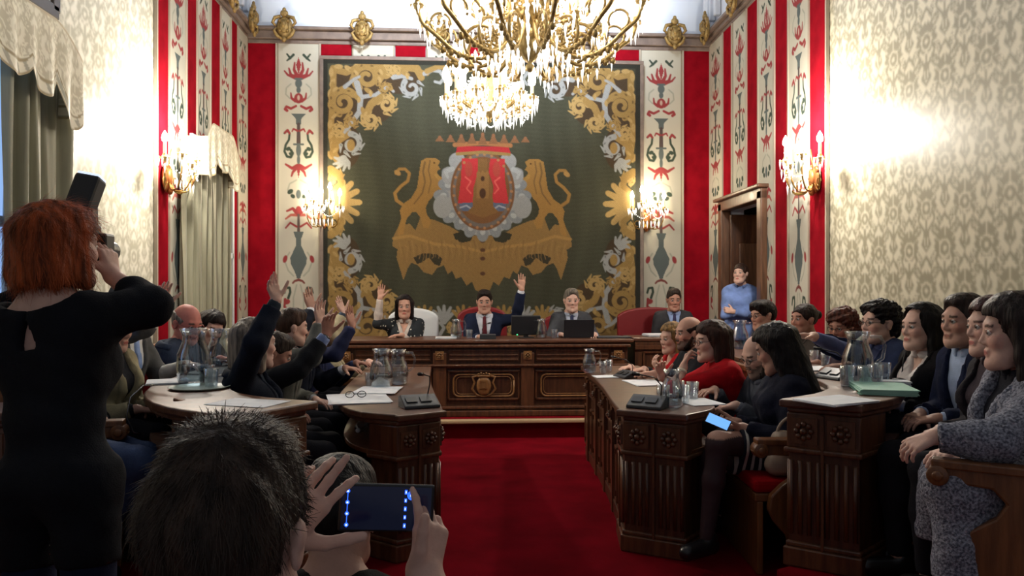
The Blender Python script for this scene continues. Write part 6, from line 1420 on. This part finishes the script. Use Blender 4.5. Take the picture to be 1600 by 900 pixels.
# front right desk
pitcher(G(921, 582, Z1), 'small glass carafe at the far end of the front right desk', .9); tumbler(G(942, 583, Z1), 'drinking glass beside the far carafe on the front right desk'); tumbler(G(951, 580, Z1), 'second drinking glass beside the far carafe on the front right desk')
conf_unit(G(977, 590, Z1), -1.2, 'dark microphone unit far along the front right desk', .8)
sheet(G(951, 589, Z1), .22, .16, .1, 'white papers at the far end of the front right desk', 4); sheet(G(1008, 599, Z1), .22, .34, .1, 'white papers before the woman in red sweater', 5)
conf_unit(G(1012, 637, Z1), -.6, 'dark conference microphone unit on the aisle corner of the front right desk', 1.0)
pitcher(G(1050, 636, Z1), 'sparkling glass carafe near the end of the front right desk', 1.0, 1.0); tumbler(G(1068, 630, Z1), 'drinking glass beside the sparkling carafe, on its right', 1.15); tumbler(G(1082, 624, Z1), 'drinking glass farthest right beside the sparkling carafe', 1.15); tumbler(G(1060, 622, Z1), 'drinking glass behind the sparkling carafe', 1.15); tumbler(G(1036, 630, Z1), 'drinking glass left of the sparkling carafe', 1.15)
sheet(G(1092, 629, Z1), .20, .26, .2, 'white paper under the hand of the man in grey jacket', 4)
# phone in the hand of the long haired woman, handbag
pp = P(1122, 659, 3.88)
t = empty('smartphone', pp); tag(t, 'glowing smartphone in the hands of the woman with long black hair', 'phone'); t.rotation_euler = (.80, .35, -.5); t.scale = (.85, .85, .85)
b = MB(); b.box((0, 0, 0), (.145, .075, .008)); b.build('case', BLACK, t, bevel=.003); b = MB(); b.box((0, 0, .0048), (.135, .067, .001)); b.build('screen', mat('lit_screen', (110, 170, 235), .3, emis=1.1), t)
t = empty('handbag', (1.66, 3.79, .47)); tag(t, 'beige handbag on the red cushion behind the woman with striped skirt', 'bag')
g_ = Grid((-.2, -.12, -.02), (.2, .12, .3), .01); F_ = field(g_, [('c', Vector((-.10, 0, .06)), Vector((.10, 0, .06)), .06, .06), ('c', Vector((-.08, 0, .18)), Vector((.08, 0, .17)), .045, .045)], .06); F_ = np.maximum(F_, -g_.P()[2]+0*F_+.0); v_, q_ = snet(F_, g_.lo, g_.h)
link('pouch', fast_mesh('pouch', disp(v_, q_, wob(v_, .006, 30, 4)), q_), mat('beige_leather', (168, 148, 130), .6, col2=(150, 130, 112)), t)
b = MB(); b.tube([(.10*math.cos(a), 0, .20+.10*math.sin(a)) for a in np.linspace(0, PI, 16)], .008, 8); b.build('strap', mat('beige_leather', (168, 148, 130)), t)
# back right desk
mint = mat('mint_folder', (150, 196, 178), .6)
sheet(G(1306, 628, Z2), .30, .22, .45, 'white papers on the near end of the back right desk', 8)
sheet(G(1378, 612, Z2), .25, .34, -.35, 'stack of mint green folders on the back right desk', 8, mint, .0035, 'folder', 'folder')
sheet(G(1398, 602, Z2), .14, .10, -.3, 'white notepad behind the mint green folders', 6, None, .004, 'notepad', 'notepad')
pitcher(G(1340, 598, Z2), 'large glass pitcher with blue reflection on the back right desk', 1.35, -.3)
for (u, v, lab) in ((1324, 604, 'drinking glass left of the large pitcher on the back right desk'), (1352, 605, 'drinking glass before the large pitcher, just right of its foot'), (1368, 602, 'drinking glass right of the large pitcher on the back right desk'), (1380, 598, 'rightmost drinking glass of the back right desk')): tumbler(G(u, v, Z2), lab, 1.2)
conf_unit(G(1303, 592, Z2), -1.2, 'dark microphone unit left of the large pitcher on the back right desk', .9)
sheet(G(1275, 577, Z2), .20, .26, .1, 'white papers far along the back right desk', 6); tumbler(G(1272, 568, Z2), 'drinking glass before the woman with the bun'); tumbler(G(1290, 572, Z2), 'second drinking glass before the woman with the bun')
pitcher(G(1156, 545, Z2), 'glass pitcher before the dark fringed person, far end of the back right desk', 1.2, 0)
t = empty('table_microphone', G(1408, 596, Z2)); tag(t, 'black gooseneck microphone before the woman in white blouse', 'microphone')
b = MB(); b.lathe([(0, 0), (.05, 0), (.045, .015), (.01, .02), (0, .02)], n=16); b.build('base', BLACK, t); b = MB(); b.tube([(0, 0, .01), (.02, .01, .12), (.05, .02, .2), (.04, .0, .27)], .0035, 8); b.build('gooseneck', BLACK, t); b = MB(); b.ball((.04, 0, .285), (.014, .014, .02), 10); b.build('capsule', BLACK, t)
t = empty('tablet', (2.02, 3.78, Z2-.205)); tag(t, 'glowing tablet lying in the shelf of the back right desk', 'tablet'); t.rotation_euler = (0, 0, .5)
b = MB(); b.box((0, 0, .006), (.20, .14, .008)); b.build('case', BLACK, t); b = MB(); b.box((0, 0, .011), (.19, .13, .001)); b.build('screen', mat('tablet_glow', (60, 140, 245), .3, emis=1.8), t)
